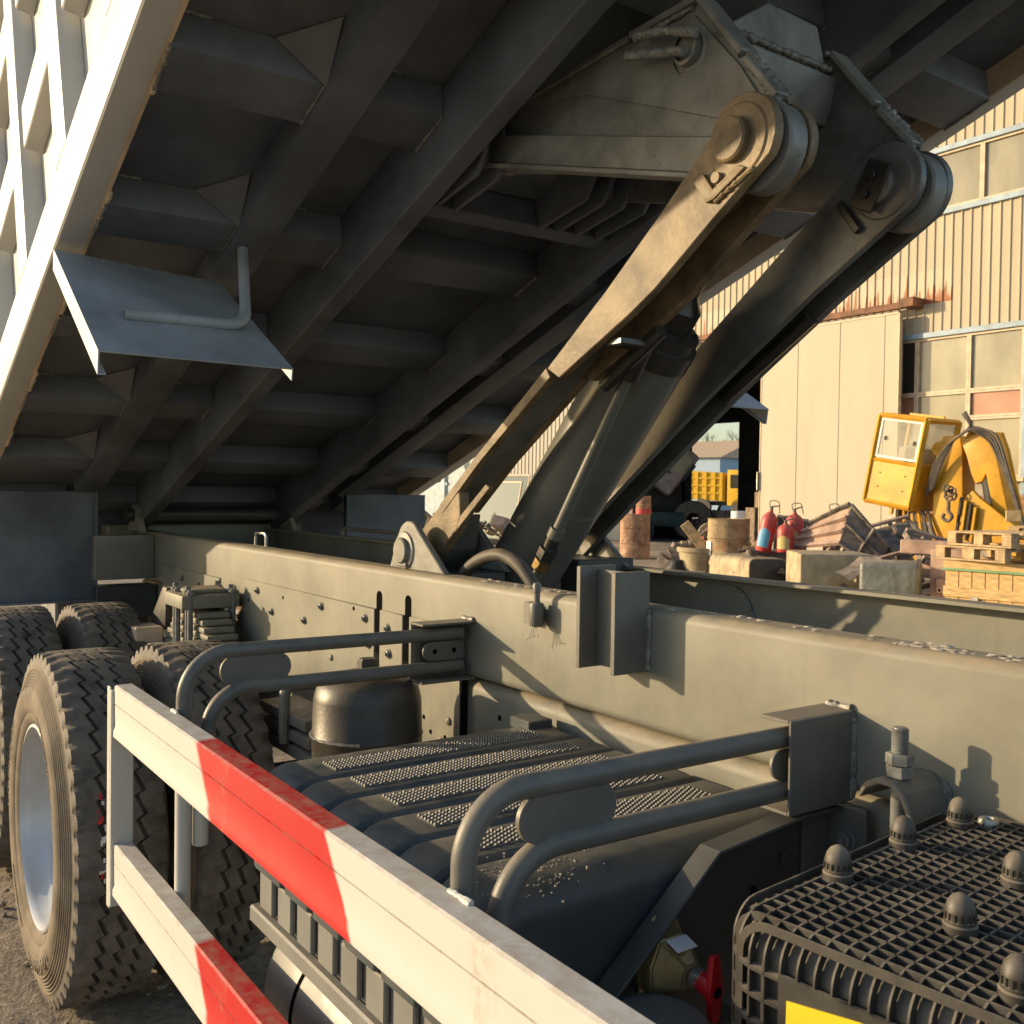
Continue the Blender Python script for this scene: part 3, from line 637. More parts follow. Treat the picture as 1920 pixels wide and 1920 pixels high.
# --- hoist: tie arms, triangular frame, cylinder
LP = Vector((-2.70, 0, 1.43)); UP = Vector((-1.43, 0, 2.352))
AE = (UP - LP).normalized(); AP = Vector((-AE.z, 0, AE.x)); ALEN = (UP - LP).length
def A2(al, pe): q = LP + AE * al + AP * pe; return (q.x, q.z)
def rnd_end(al, pe, r, a0, a1, n=12): return [A2(al + r * math.cos(R(a)), pe + r * math.sin(R(a))) for a in [a0 + (a1 - a0) * i / n for i in range(n + 1)]]
def build_hoist():
    # near arm: two cheek plates, a top plate with lips, an eye at the foot
    cheek = [A2(0.81, 0.042), A2(1.10, 0.040), A2(1.34, 0.048), *rnd_end(ALEN + 0.012, -0.008, 0.092, 130, -70, 16), A2(1.43, -0.086), A2(1.22, -0.080), A2(1.13, -0.068), A2(0.835, -0.012)]
    arm = None
    for y0, y1 in ((1.553, 1.578), (1.662, 1.687)):
        bm = bmn(); prism(bm, cheek, 'y', y0, y1, 0.0025, 1); o = obj('cheek_plate', bm, 'arm_paint', None)
        if arm is None: arm = o; o.name = 'tie_arm'; setp(o, truck); o['label'] = 'near hoist tie arm catching the sun'
        else: o.parent = arm
    def sub(name, bm, m, par, smooth=32): o = obj(name, bm, m, None, smooth); o.parent = par; return o
    bm = bmn(); prism(bm, [A2(0.16, 0.036), A2(0.16, 0.062), A2(0.42, 0.060), A2(0.84, 0.046), A2(1.36, 0.040), A2(1.36, 0.020), A2(0.84, 0.018)], 'y', 1.5785, 1.6615, 0.002); sub('arm_web', bm, 'dark_paint_and_shade', arm); bm = bmn()  # underside of the near arm darkened, shade put into its colour
    prism(bm, [A2(0.16, 0.030), A2(0.16, 0.0615), A2(0.42, 0.0595), A2(0.808, 0.0455), A2(0.808, 0.014), A2(0.42, 0.034)], 'y', 1.553, 1.578, 0.0015)
    prism(bm, [A2(0.16, 0.030), A2(0.16, 0.0615), A2(0.42, 0.0595), A2(0.808, 0.0455), A2(0.808, 0.014), A2(0.42, 0.034)], 'y', 1.662, 1.687, 0.0015)
    sub('arm_beam', bm, 'arm_paint', arm)
    bm = bmn(); prism(bm, [*rnd_end(0, 0, 0.064, 250, 110, 10), A2(0.10, 0.0605), A2(0.158, 0.0612), A2(0.275, 0.030), A2(0.24, -0.030), A2(0.20, -0.054), A2(0.09, -0.058)], 'y', 1.555, 1.590, 0.003); sub('arm_eye', bm, 'arm_paint', arm)
    bm = bmn(); prism(bm, [*rnd_end(0, 0, 0.062, 250, 110, 10), A2(0.10, 0.058), A2(0.17, 0.02), A2(0.09, -0.056)], 'y', 1.5905, 1.685, 0.003); sub('arm_eye', bm, 'dark_paint_and_shade', arm)  # rear part of the eye darkened likewise to paint in shade
    bm = bmn(); prism(bm, [A2(0.18, -0.030), A2(0.40, -0.034), A2(0.41, -0.055), A2(0.18, -0.056)], 'y', 1.556, 1.572, 0.002); sub('arm_rib', bm, 'arm_paint', arm)
    bm = bmn(); tube(bm, [(A2(0.86, -0.050)[0], 1.67, A2(0.86, -0.050)[1]), (A2(1.10, -0.078)[0], 1.67, A2(1.10, -0.078)[1])], 0.018, 10); bx(bm, -1.86, -1.80, 1.575, 1.66, 1.975, 1.995, 0.004); sub('arm_stiffener', bm, 'oily_black', arm)
    # far arm
    chf = [A2(0.02, 0.075), A2(0.6, 0.085), A2(1.22, 0.09), *rnd_end(ALEN + 0.01, -0.005, 0.095, 100, -80, 16), A2(1.28, -0.070), A2(0.86, -0.052), A2(0.4, -0.05), A2(0.02, -0.055)]
    arm2 = None
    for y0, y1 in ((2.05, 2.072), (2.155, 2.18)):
        bm = bmn(); prism(bm, chf, 'y', y0, y1, 0.0025, 1); o = obj('cheek_plate', bm, 'dark_paint_and_shade', None)
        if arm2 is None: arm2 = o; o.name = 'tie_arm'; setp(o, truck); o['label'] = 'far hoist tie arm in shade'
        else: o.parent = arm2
    bm = bmn(); prism(bm, [A2(0.02, 0.040), A2(0.02, 0.07), A2(0.6, 0.08), A2(1.36, 0.082), A2(1.36, 0.05), A2(0.6, 0.05)], 'y', 2.0725, 2.1545, 0.002); sub('arm_beam', bm, 'dark_paint_and_shade', arm2)
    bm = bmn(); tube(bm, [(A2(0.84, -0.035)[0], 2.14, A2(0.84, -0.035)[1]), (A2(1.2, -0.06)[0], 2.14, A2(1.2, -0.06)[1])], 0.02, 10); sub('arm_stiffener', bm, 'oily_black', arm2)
    # upper pins, bosses, keeper plates
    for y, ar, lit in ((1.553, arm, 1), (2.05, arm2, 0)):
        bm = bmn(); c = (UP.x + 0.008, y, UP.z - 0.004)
        lathe(bm, [(0, 0.004), (0.074, 0.004), (0.079, 0.0), (0.079, -0.01), (0, -0.01)], c, (0, -1, 0), 36); sub('boss', bm, 'arm_paint' if lit else 'dark_paint_and_shade', ar)
        bm = bmn(); lathe(bm, [(0, 0.020), (0.042, 0.020), (0.047, 0.016), (0.047, 0.0), (0, 0.0)], (UP.x - 0.004, y - 0.003, UP.z), (0, -1, 0), 32); sub('pin', bm, 'arm_paint' if lit else 'dark_paint_and_shade', ar)
        bm = bmn()
        if lit:
            q = [A2(ALEN - 0.125, 0.012), A2(ALEN - 0.125, -0.052), A2(ALEN - 0.105, -0.062), A2(ALEN - 0.01, -0.075), A2(ALEN - 0.02, -0.055), A2(ALEN - 0.095, -0.043), A2(ALEN - 0.095, 0.008)]
            prism(bm, q, 'y', y - 0.012, y - 0.0005, 0.003, 2)
            a0, a1 = A2(ALEN - 0.11, -0.064), A2(ALEN + 0.0, -0.088); weld(bm, (a0[0], y - 0.004, a0[1]), (a1[0], y - 0.004, a1[1]), 0.006, 3)
            cyl(bm, (A2(ALEN - 0.075, -0.03)[0], y - 0.014, A2(ALEN - 0.075, -0.03)[1]), (A2(ALEN - 0.075, -0.03)[0], y, A2(ALEN - 0.075, -0.03)[1]), 0.012, 14)
        else:
            rot = Matrix.Rotation(-R(62), 3, 'Y'); box(bm, (UP.x - 0.012, y - 0.024, UP.z - 0.002), (0.115, 0.008, 0.07), rot, 0.003)
            for d in (-0.022, 0.022): hexbolt(bm, (UP.x - 0.012 + d * 0.47, y - 0.028, UP.z - 0.002 + d * 0.88), (0, -1, 0), 0.010, 0.008, False, 0.004)
            box(bm, (A2(ALEN - 0.10, 0)[0], y - 0.008, A2(ALEN - 0.10, 0)[1]), (0.02, 0.014, 0.10), Matrix.Rotation(-R(36), 3, 'Y'), 0.003)
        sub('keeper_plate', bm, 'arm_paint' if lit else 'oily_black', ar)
    # inner washers seen edge-on
    for y in (1.60, 2.098):
        bm = bmn(); lathe(bm, [(0.05, -0.02), (0.088, -0.02), (0.093, -0.015), (0.093, 0.03), (0.088, 0.035), (0.05, 0.035)], (UP.x + 0.02, y + 0.012, UP.z - 0.01), (0, 1, 0), 36); obj('lug', bm, 'hoist_paint', truck)
        bm = bmn(); cyl(bm, (UP.x, y - 0.045, UP.z), (UP.x, y + 0.09, UP.z), 0.045, 24); obj('pin_shaft', bm, 'oily_black', truck)
    # triangular lift frame
    tri = [(-1.605, 2.722), (-1.83, 2.718), (-2.36, 2.70), (-2.42, 2.55), (-1.62, 2.345), (-1.47, 2.28), (-1.39, 2.30), (-1.365, 2.42), (-1.47, 2.553)]
    fr = None
    for y0 in (1.622, 2.09):
        bm = bmn(); prism(bm, tri, 'y', y0, y0 + 0.022, 0.002); o = obj('lift_frame' if fr is None else 'frame_plate', bm, 'hoist_paint' if fr is None else 'dark_paint_and_shade', None)
        if fr is None: fr = o; setp(o, truck)
        else: o.parent = fr
        # flange strips along the edges
        bm = bmn()
        def strip(a, b, w, th=0.016, yy=y0):
            a, b = Vector((a[0], 0, a[1])), Vector((b[0], 0, b[1])); d = (b - a); ang = math.atan2(d.z, d.x)
            box(bm, ((a.x + b.x) / 2, yy + 0.011, (a.z + b.z) / 2), (d.length, w, th), Matrix.Rotation(-ang, 3, 'Y'), 0.003)
        strip((-1.60, 2.728), (-1.47, 2.562), 0.060); strip((-1.463, 2.548), (-1.372, 2.44), 0.052); strip((-2.37, 2.708), (-1.84, 2.726), 0.046); strip((-1.83, 2.727), (-1.61, 2.731), 0.058)
        sub('frame_flange', bm, 'hoist_paint', fr)
        bm = bmn()
        for k, (a, b) in enumerate((((-1.592, 2.712), (-1.476, 2.562)), ((-1.462, 2.54), (-1.372, 2.428)), ((-1.82, 2.714), (-1.62, 2.718)))):
            weld(bm, (a[0], y0 - 0.004, a[1]), (b[0], y0 - 0.004, b[1]), 0.008, k)
        weld(bm, (-1.462, y0 + 0.005, 2.556), (-1.385, y0 + 0.012, 2.455), 0.016, 9)
        weld(bm, (-1.44, y0 + 0.028, 2.52), (-1.37, y0 + 0.028, 2.44), 0.013, 10)
        sub('frame_weld', bm, 'weld_metal', fr, 60)
    # lower chord on the near plate, doubler line
    bm = bmn(); d = Vector((0.825, 0, -0.238)); ang = math.atan2(d.z, d.x)
    rot = Matrix.Rotation(-ang, 3, 'Y')
    box(bm, (-1.965, 1.606, 2.482), (0.88, 0.028, 0.080), rot, 0.004); box(bm, (-1.978, 1.60, 2.436), (0.88, 0.06, 0.012), rot, 0.002); sub('lower_chord', bm, 'hoist_paint', fr)
    bm = bmn(); box(bm, (-1.965, 2.125, 2.482), (0.90, 0.028, 0.085), rot, 0.004); sub('lower_chord', bm, 'hoist_paint', fr)
    bm = bmn(); prism(bm, [(-2.2, 2.69), (-1.62, 2.700), (-1.48, 2.54), (-1.40, 2.42), (-1.488, 2.421), (-1.98, 2.634)], 'y', 1.615, 1.6218, 0.0015); sub('doubler_plate', bm, 'hoist_paint', fr)
    for y_ in (1.58, 2.03): bm = bmn(); bx(bm, -2.455, -2.43, y_, y_ + 0.12, 2.56, 2.73, 0.004); sub('seat_ear', bm, 'hoist_paint', fr)
    # cross box and crown plate in the middle
    rot = Matrix.Rotation(R(18), 3, 'Y')
    bm = bmn(); box(bm, (-1.655, 1.867, 2.625), (0.11, 0.445, 0.115), rot, 0.006, 2); sub('cross_box', bm, 'hoist_paint', fr)
    bm = bmn(); prism(bm, [(1.70, 2.66), (1.72, 2.705), (1.85, 2.79), (2.03, 2.783), (2.06, 2.70), (2.06, 2.66)], 'x', -1.635, -1.605, 0.003); sub('crown_plate', bm, 'hoist_paint', fr)
    bm = bmn(); weld(bm, (-1.60, 1.67, 2.688), (-1.60, 2.08, 2.684), 0.009, 21); weld(bm, (-1.598, 2.085, 2.67), (-1.62, 2.085, 2.58), 0.008, 22); cyl(bm, (-1.60, 1.72, 2.59), (-1.55, 1.72, 2.60), 0.008, 10); sub('frame_weld', bm, 'weld_metal', fr, 60)
    # cylinder pin at the crown with two ribbed steel bars
    bm = bmn(); lathe(bm, [(0.03, 0.02), (0.038, 0.018), (0.04, 0.0)], (-1.63, 1.6145, 2.625), (0, -1, 0), 24); lathe(bm, [(0, 0.012), (0.028, 0.012), (0.03, 0.0)], (-1.63, 1.6145, 2.628), (0, -1, 0), 20); lathe(bm, [(0.047, 0.005), (0.055, 0.0), (0.047, -0.002)], (-1.63, 1.6145, 2.618), (0, -1, 0), 24); sub('crown_pin', bm, 'hoist_paint', fr)
    for a, b in (((-1.765, 1.575, 2.692), (-1.575, 1.575, 2.632)), ((-1.792, 1.572, 2.655), (-1.605, 1.572, 2.602))):
        bm = bmn(); a, b = Vector(a), Vector(b); k = 46
        mid = a.lerp(b, 0.5) + Vector((0, 0, 0.008 if a.z > 2.67 else 0))
        path = [(a.lerp(mid, i / 23) if i <= 23 else mid.lerp(b, (i - 23) / 23)) for i in range(k + 1)]
        tube(bm, path, 0.010, 10, True, lambda i: 0.0098 if i % 2 else 0.0118); sub('ribbed_bar', bm, 'weld_metal', fr)
    # foot brackets
    for y in (1.487, 1.705):
        bm = bmn(); prism(bm, [(-2.80, 1.3725), (-2.463, 1.3725), *[(LP.x + 0.02 + 0.072 * math.cos(R(t)), LP.z + 0.02 + 0.072 * math.sin(R(t))) for t in range(40, 166, 9)]], 'y', y, y + 0.022, 0.003); fb = obj('foot_bracket', bm, 'hoist_paint', truck)
        bm = bmn(); lathe(bm, [(0, 0.016), (0.036, 0.016), (0.040, 0.012), (0.040, 0)], (LP.x, y - 0.006, LP.z), (0, -1, 0), 28); lathe(bm, [(0.040, 0.008), (0.056, 0.006), (0.06, 0.0)], (LP.x, y, LP.z), (0, -1, 0), 28); bx(bm, LP.x - 0.03, LP.x + 0.03, y - 0.014, y, LP.z - 0.05, LP.z - 0.034, 0.003); o = obj('pin', bm, 'hoist_paint', None); o.parent = fb
    bm = bmn(); bx(bm, -2.76, -2.50, 1.53, 1.73, 1.20, 1.372, 0.004); obj('pivot_beam', bm, 'dark_steel_and_shade', truck)
    bm = bmn(); bx(bm, -2.80, -2.48, 2.0, 2.24, 1.20, 1.40, 0.004); obj('pivot_beam', bm, 'dark_steel_and_shade', truck)
    bm = bmn(); prism(bm, [(-2.80, 1.3725), (-2.463, 1.3725), *[(LP.x + 0.02 + 0.072 * math.cos(R(t)), LP.z + 0.02 + 0.072 * math.sin(R(t))) for t in range(40, 166, 9)]], 'y', 2.19, 2.212, 0.003); obj('foot_bracket', bm, 'hoist_paint', truck)
    # hydraulic cylinder
    a, b = Vector((-2.70, 1.85, 1.22)), Vector((-1.94, 1.85, 2.08)); ax = (b - a).normalized(); L_ = (b - a).length
    bm = bmn(); lathe(bm, [(0, 0), (0.108, 0), (0.116, 0.012), (0.116, L_ - 0.06), (0.108, L_ - 0.05), (0, L_ - 0.05)], a, ax, 48); cy = obj('hydraulic_cylinder', bm, 'cylinder_paint', truck)
    bm = bmn(); lathe(bm, [(0.10, L_ - 0.10), (0.119, L_ - 0.10), (0.119, L_ - 0.045), (0.108, L_ - 0.04), (0.108, L_ - 0.01), (0.09, L_), (0, L_)], a, ax, 40); sub('gland', bm, 'oily_black', cy)
    bm = bmn(); lathe(bm, [(0.075, L_ - 0.01), (0.075, L_ + 0.06), (0.05, L_ + 0.09), (0.045, L_ + 0.10), (0.045, L_ + 0.42)], a, ax, 32); sub('rod', bm, 'oily_black', cy)
    bm = bmn()
    for k in range(8):
        t = k * math.pi / 4; u = Vector((0, 1, 0)); w = ax.cross(u); hexbolt(bm, a + ax * (L_ - 0.012) + (u * math.cos(t) + w * math.sin(t)) * 0.09, tuple(ax), 0.011, 0.012, False, 0.006)
    sub('bolt', bm, 'oily_black', cy)
    bm = bmn()
    for h in (0.18, 0.52, 0.53): lathe(bm, [(0.116, h - 0.001), (0.1168, h), (0.116, h + 0.001)], a, ax, 48)
    sub('seam', bm, 'cylinder_paint', cy)
    # pressure pipe with union nuts
    p0, p1 = Vector((-2.28, 1.71, 1.42)), Vector((-1.85, 1.71, 2.03)); d = (p1 - p0).normalized()
    bm = bmn(); tube(bm, [p0 - d * 0.14, p0, p1], 0.0155, 16); sub('pressure_pipe', bm, 'cylinder_paint', cy)
    bm = bmn(); lathe(bm, [(0.0155, 0), (0.027, 0), (0.03, 0.006), (0.03, 0.11), (0.027, 0.118), (0.015, 0.12)], p1 - d * 0.14, d, 18); sub('pipe_union', bm, 'oily_black', cy)
    for h, r_, m in ((0.02, 0.026, 'brass'), (0.062, 0.028, 'oily_black'), (0.10, 0.020, 'oily_black'), (0.135, 0.023, 'cylinder_paint')):
        bm = bmn(); lathe(bm, [(0, 0), (r_, 0), (r_, 0.032), (0, 0.032)], p0 + d * h - d * 0.05, d, 6 if r_ > 0.025 else 18); sub('union_nut', bm, m, cy)
    # return hose looping over the rail
    bm = bmn(); P_ = []
    for i in range(25):
        t = i / 24; ang = math.pi * t
        P_.append(Vector((-2.49, 1.565, 1.36)).lerp(Vector((-2.13, 1.60, 1.30)), t) + Vector((0.02 * math.sin(ang), 0, 0.105 * math.sin(ang) ** 0.8 if 0 < t < 1 else 0)))
    tube(bm, [P_[0] - Vector((0, 0, 0.15)), *P_, P_[-1] + Vector((0.05, 0.02, -0.12))], 0.019, 16); o = obj('hydraulic_hose', bm, 'hose_rubber', truck)
build_hoist()
# --- wheels
def tyre_mesh():
    bm = bmn(); N = 52 * 6; Rr = 0.556; g = 0.0068; dep = 0.017
    saw = [-1.0, -0.6, -0.2, 0.2, 0.6, 1.0]
    rings = []
    for i in range(N):
        t = 2 * math.pi * i / N; k = i % 6; z = saw[k] * 0.0115; zz = -z
        notch = (0.0, 1.0, 1.0, 0.6, 0.0, 0.0)[k]
        sipe = 0.010 if k == 0 else 0.0
        col = [(-0.128, Rr - 0.045), (-0.126, Rr - 0.030 - 0.002 * notch), (-0.1245, Rr - 0.022 - 0.010 * notch), (-0.120, Rr - 0.006 - 0.017 * notch), (-0.104, Rr - 0.002 - 0.014 * notch), (-0.090, Rr - 0.001 - 0.004 * notch)]
        for c, s in ((-0.052, z), (0.0, z), (0.052, z)):
            col += [(c + s - g, Rr), (c + s - g + 0.001, Rr - dep), (c + s + g - 0.001, Rr - dep), (c + s + g, Rr)]
            if c < 0.05: col += [(c + 0.026 + s * 0.4, Rr + 0.0005 - sipe * 0.3)]
        col += [(0.090, Rr - 0.001 - 0.004 * notch), (0.104, Rr - 0.002 - 0.014 * notch), (0.120, Rr - 0.006 - 0.017 * notch), (0.1245, Rr - 0.022 - 0.010 * notch), (0.126, Rr - 0.030), (0.128, Rr - 0.045)]
        rings.append([bm.verts.new((r * math.sin(t), y, r * math.cos(t))) for y, r in col])
    for i in range(N):
        a, b = rings[i], rings[(i + 1) % N]
        for j in range(len(a) - 1): bm.faces.new((a[j], a[j + 1], b[j + 1], b[j]))
    return bm
def build_wheels():
    bm = tyre_mesh(); me_t = obj('tread', bm, 'rubber', None, 40)
    bm = bmn()
    pr = [(0.512, -0.128)]
    for k in range(6): pr += [(0.506 - k * 0.010, -0.1300 - k * 0.0035), (0.503 - k * 0.010, -0.1335 - k * 0.0035), (0.499 - k * 0.010, -0.1335 - k * 0.0035), (0.497 - k * 0.010, -0.1315 - k * 0.0035)]
    pr += [(0.44, -0.155), (0.41, -0.158), (0.385, -0.156), (0.365, -0.150), (0.362, -0.147), (0.35, -0.147), (0.335, -0.140), (0.325, -0.132), (0.32, -0.12)]
    lathe(bm, pr, (0, 0, 0), (0, 1, 0), 96)
    # raised lettering blocks round the sidewall
    rnd = random.Random(2)
    for a0, n_, hh in ((20, 9, 0.034), (150, 9, 0.034), (262, 14, 0.016), (85, 12, 0.012)):
        for k in range(n_):
            an = R(a0 + k * (5.2 if hh > 0.02 else 3.0)); rr = 0.418 if hh > 0.02 else 0.392
            rot = Matrix.Rotation(an, 3, 'Y')
            w = 0.026 if hh > 0.02 else 0.010
            c = rot @ Vector((0, -0.1572, rr))
            for dx, dz, sx, sz in ((-w / 2, 0, 0.005, hh), (w / 2, 0, 0.005, hh * (1 if k % 3 else 0.5)), (0, hh / 2 * (1 if k % 2 else 0), w, 0.005)):
                box(bm, c + rot @ Vector((dx, 0, dz)), (sx if sx > 0.006 or sx == w else 0.0045, 0.0025, sz), rot)
    so_ = obj('sidewall', bm, 'rubber_side', None, 40)
    bm = bmn(); lathe(bm, [(0.32, 0.12), (0.335, 0.14), (0.41, 0.158), (0.47, 0.148), (0.512, 0.128)], (0, 0, 0), (0, 1, 0), 72); si_ = obj('sidewall', bm, 'rubber_side', None, 40)
    bm = bmn(); lathe(bm, [(0.318, -0.115), (0.326, -0.128), (0.325, -0.138), (0.316, -0.140), (0.311, -0.132), (0.307, -0.118), (0.302, -0.085), (0.288, -0.07), (0.276, -0.03), (0.272, 0.03), (0.262, 0.075), (0.24, 0.085), (0.17, 0.06), (0.165, 0.03), (0.11, 0.03), (0.105, -0.06), (0.095, -0.075), (0, -0.078)], (0, 0, 0), (0, 1, 0), 72); rim = obj('rim', bm, 'rim_silver', None, 40)
    bm = bmn(); lathe(bm, [(0.318, 0.115), (0.326, 0.138), (0.30, 0.11), (0.28, 0.0)], (0, 0, 0), (0, 1, 0), 48); lathe(bm, [(0.28, 0.0), (0.26, -0.085), (0.0, -0.085)], (0, 0, 0), (0, 1, 0), 48); rim2 = obj('rim', bm, 'rim_silver', None, 40)
    parts = {'o': (me_t, so_, si_, rim), 'i': (me_t, so_, si_, rim2)}
    used = set()
    labels = {(-3.45, 0.705): 'front outer rear-axle wheel', (-3.45, 1.05): 'front inner rear-axle wheel'}
    for x in (-3.45, -4.80):
        for y, k in ((0.705, 'o'), (1.05, 'i'), (2.69, 'i'), (3.035, 'o')):
            w = bpy.data.objects.new('wheel', None); COL.objects.link(w); w.location = (x, y, 0.520)
            w.rotation_euler = (0, R(random.uniform(0, 360)), 0 if y < 1.87 else math.pi)
            w.parent = truck; w.matrix_parent_inverse = WM[truck.name].inverted()
            for src in parts[k]:
                if src.name in used: c = src.copy(); COL.objects.link(c)
                else: c = src; used.add(src.name)
                c.parent = w
    # flakes of red and white paint stuck to the near tyre
    bm = bmn(); bm2 = bmn(); rnd = random.Random(9)
    for i in range(26):
        t = R(rnd.uniform(-2, 24)); y = 0.705 + rnd.choice([-0.052, -0.045, -0.058, 0.0]) + rnd.uniform(-0.006, 0.008)
        c = Vector((-3.45 + 0.557 * math.cos(t), y, 0.52 + 0.557 * math.sin(t)))
        rot = Matrix.Rotation(-t, 3, 'Y')
        box(bm if i % 2 else bm2, c, (0.002, rnd.uniform(0.004, 0.012), rnd.uniform(0.005, 0.02)), rot)
    obj('paint_flakes', bm, 'handle_red', truck, 0)['kind'] = 'stuff'; obj('paint_flakes', bm2, 'label_white', truck, 0)['kind'] = 'stuff'
    # axles
    for x in (-3.45, -4.80):
        bm = bmn(); cyl(bm, (x, 0.85, 0.52), (x, 2.9, 0.52), 0.085, 20); lathe(bm, [(0.09, -0.3), (0.2, -0.15), (0.22, 0), (0.2, 0.15), (0.09, 0.3)], (x, YC, 0.52), (0, 1, 0), 24); obj('axle', bm, 'dark_steel_and_shade', truck)
build_wheels()

# --- leaf spring pack between the axles
def build_spring():
    bm = bmn(); bx(bm, -4.24, -3.99, 1.185, 1.425, 1.122, 1.180, 0.012, 2); bx(bm, -4.20, -4.03, 1.225, 1.385, 1.180, 1.198, 0.006); sp = obj('spring_pack', bm, 'chassis_paint', truck)
    sp['label'] = 'leaf spring pack with its clamp plate'
    for k in range(14):
        bm = bmn(); h = 0.15 + 0.034 * k; z = 1.088 - k * 0.0255; n = 12
        top = [(-4.115 + h * (2 * i / n - 1), z + 0.02 - 0.05 * (h * (2 * i / n - 1)) ** 2) for i in range(n + 1)]
        prism(bm, top + [(x, z_ - 0.0215) for x, z_ in reversed(top)], 'y', 1.245 + 0.004 * (k % 2), 1.375 - 0.003 * (k % 3), 0.005, 2); o = obj('leaf', bm, 'chassis_paint', None); o.parent = sp
    for x in (-4.20, -4.03):
        for y in (1.222, 1.398):
            bm = bmn(); cyl(bm, (x, y, 0.70), (x, y, 1.215), 0.0115, 12); hexbolt(bm, (x, y, 1.178), (0, 0, 1), 0.018, 0.018, False, 0); o = obj('u_bolt', bm, 'bolt_steel', None); o.parent = sp
            bm = bmn(); cyl(bm, (x + 0.032, y, 0.70), (x + 0.032, y, 1.20), 0.0115, 12); hexbolt(bm, (x + 0.032, y, 1.178), (0, 0, 1), 0.017, 0.014, False, 0); o = obj('u_bolt', bm, 'bolt_steel', None); o.parent = sp
    bm = bmn(); prism(bm, [(-4.72, 0.98), (-4.46, 0.98), (-4.44, 1.17), (-4.50, 1.17)], 'y', 1.25, 1.44, 0.01, 2); obj('spring_stop', bm, 'black_plastic', truck)
    bm = bmn(); bx(bm, -4.60, -4.44, 1.12, 1.24, 0.93, 1.0, 0.006); obj('spring_stop', bm, 'trim_cream', truck)
    # spring seat end seen right of the near tyres
    for k in range(3):
        bm = bmn(); bx(bm, -3.25, -2.86 + k * 0.03, 1.23, 1.37, 0.86 - k * 0.05, 0.895 - k * 0.05, 0.006, 2); obj('leaf', bm, 'tube_paint', truck)
    bm = bmn(); tube(bm, fillet([(-3.0, 1.40, 0.78), (-3.0, 1.40, 0.98), (-3.0, 1.22, 0.98), (-3.0, 1.22, 0.80)], 0.03, 6), 0.018, 10); obj('spring_clip', bm, 'tube_paint', truck)
build_spring()

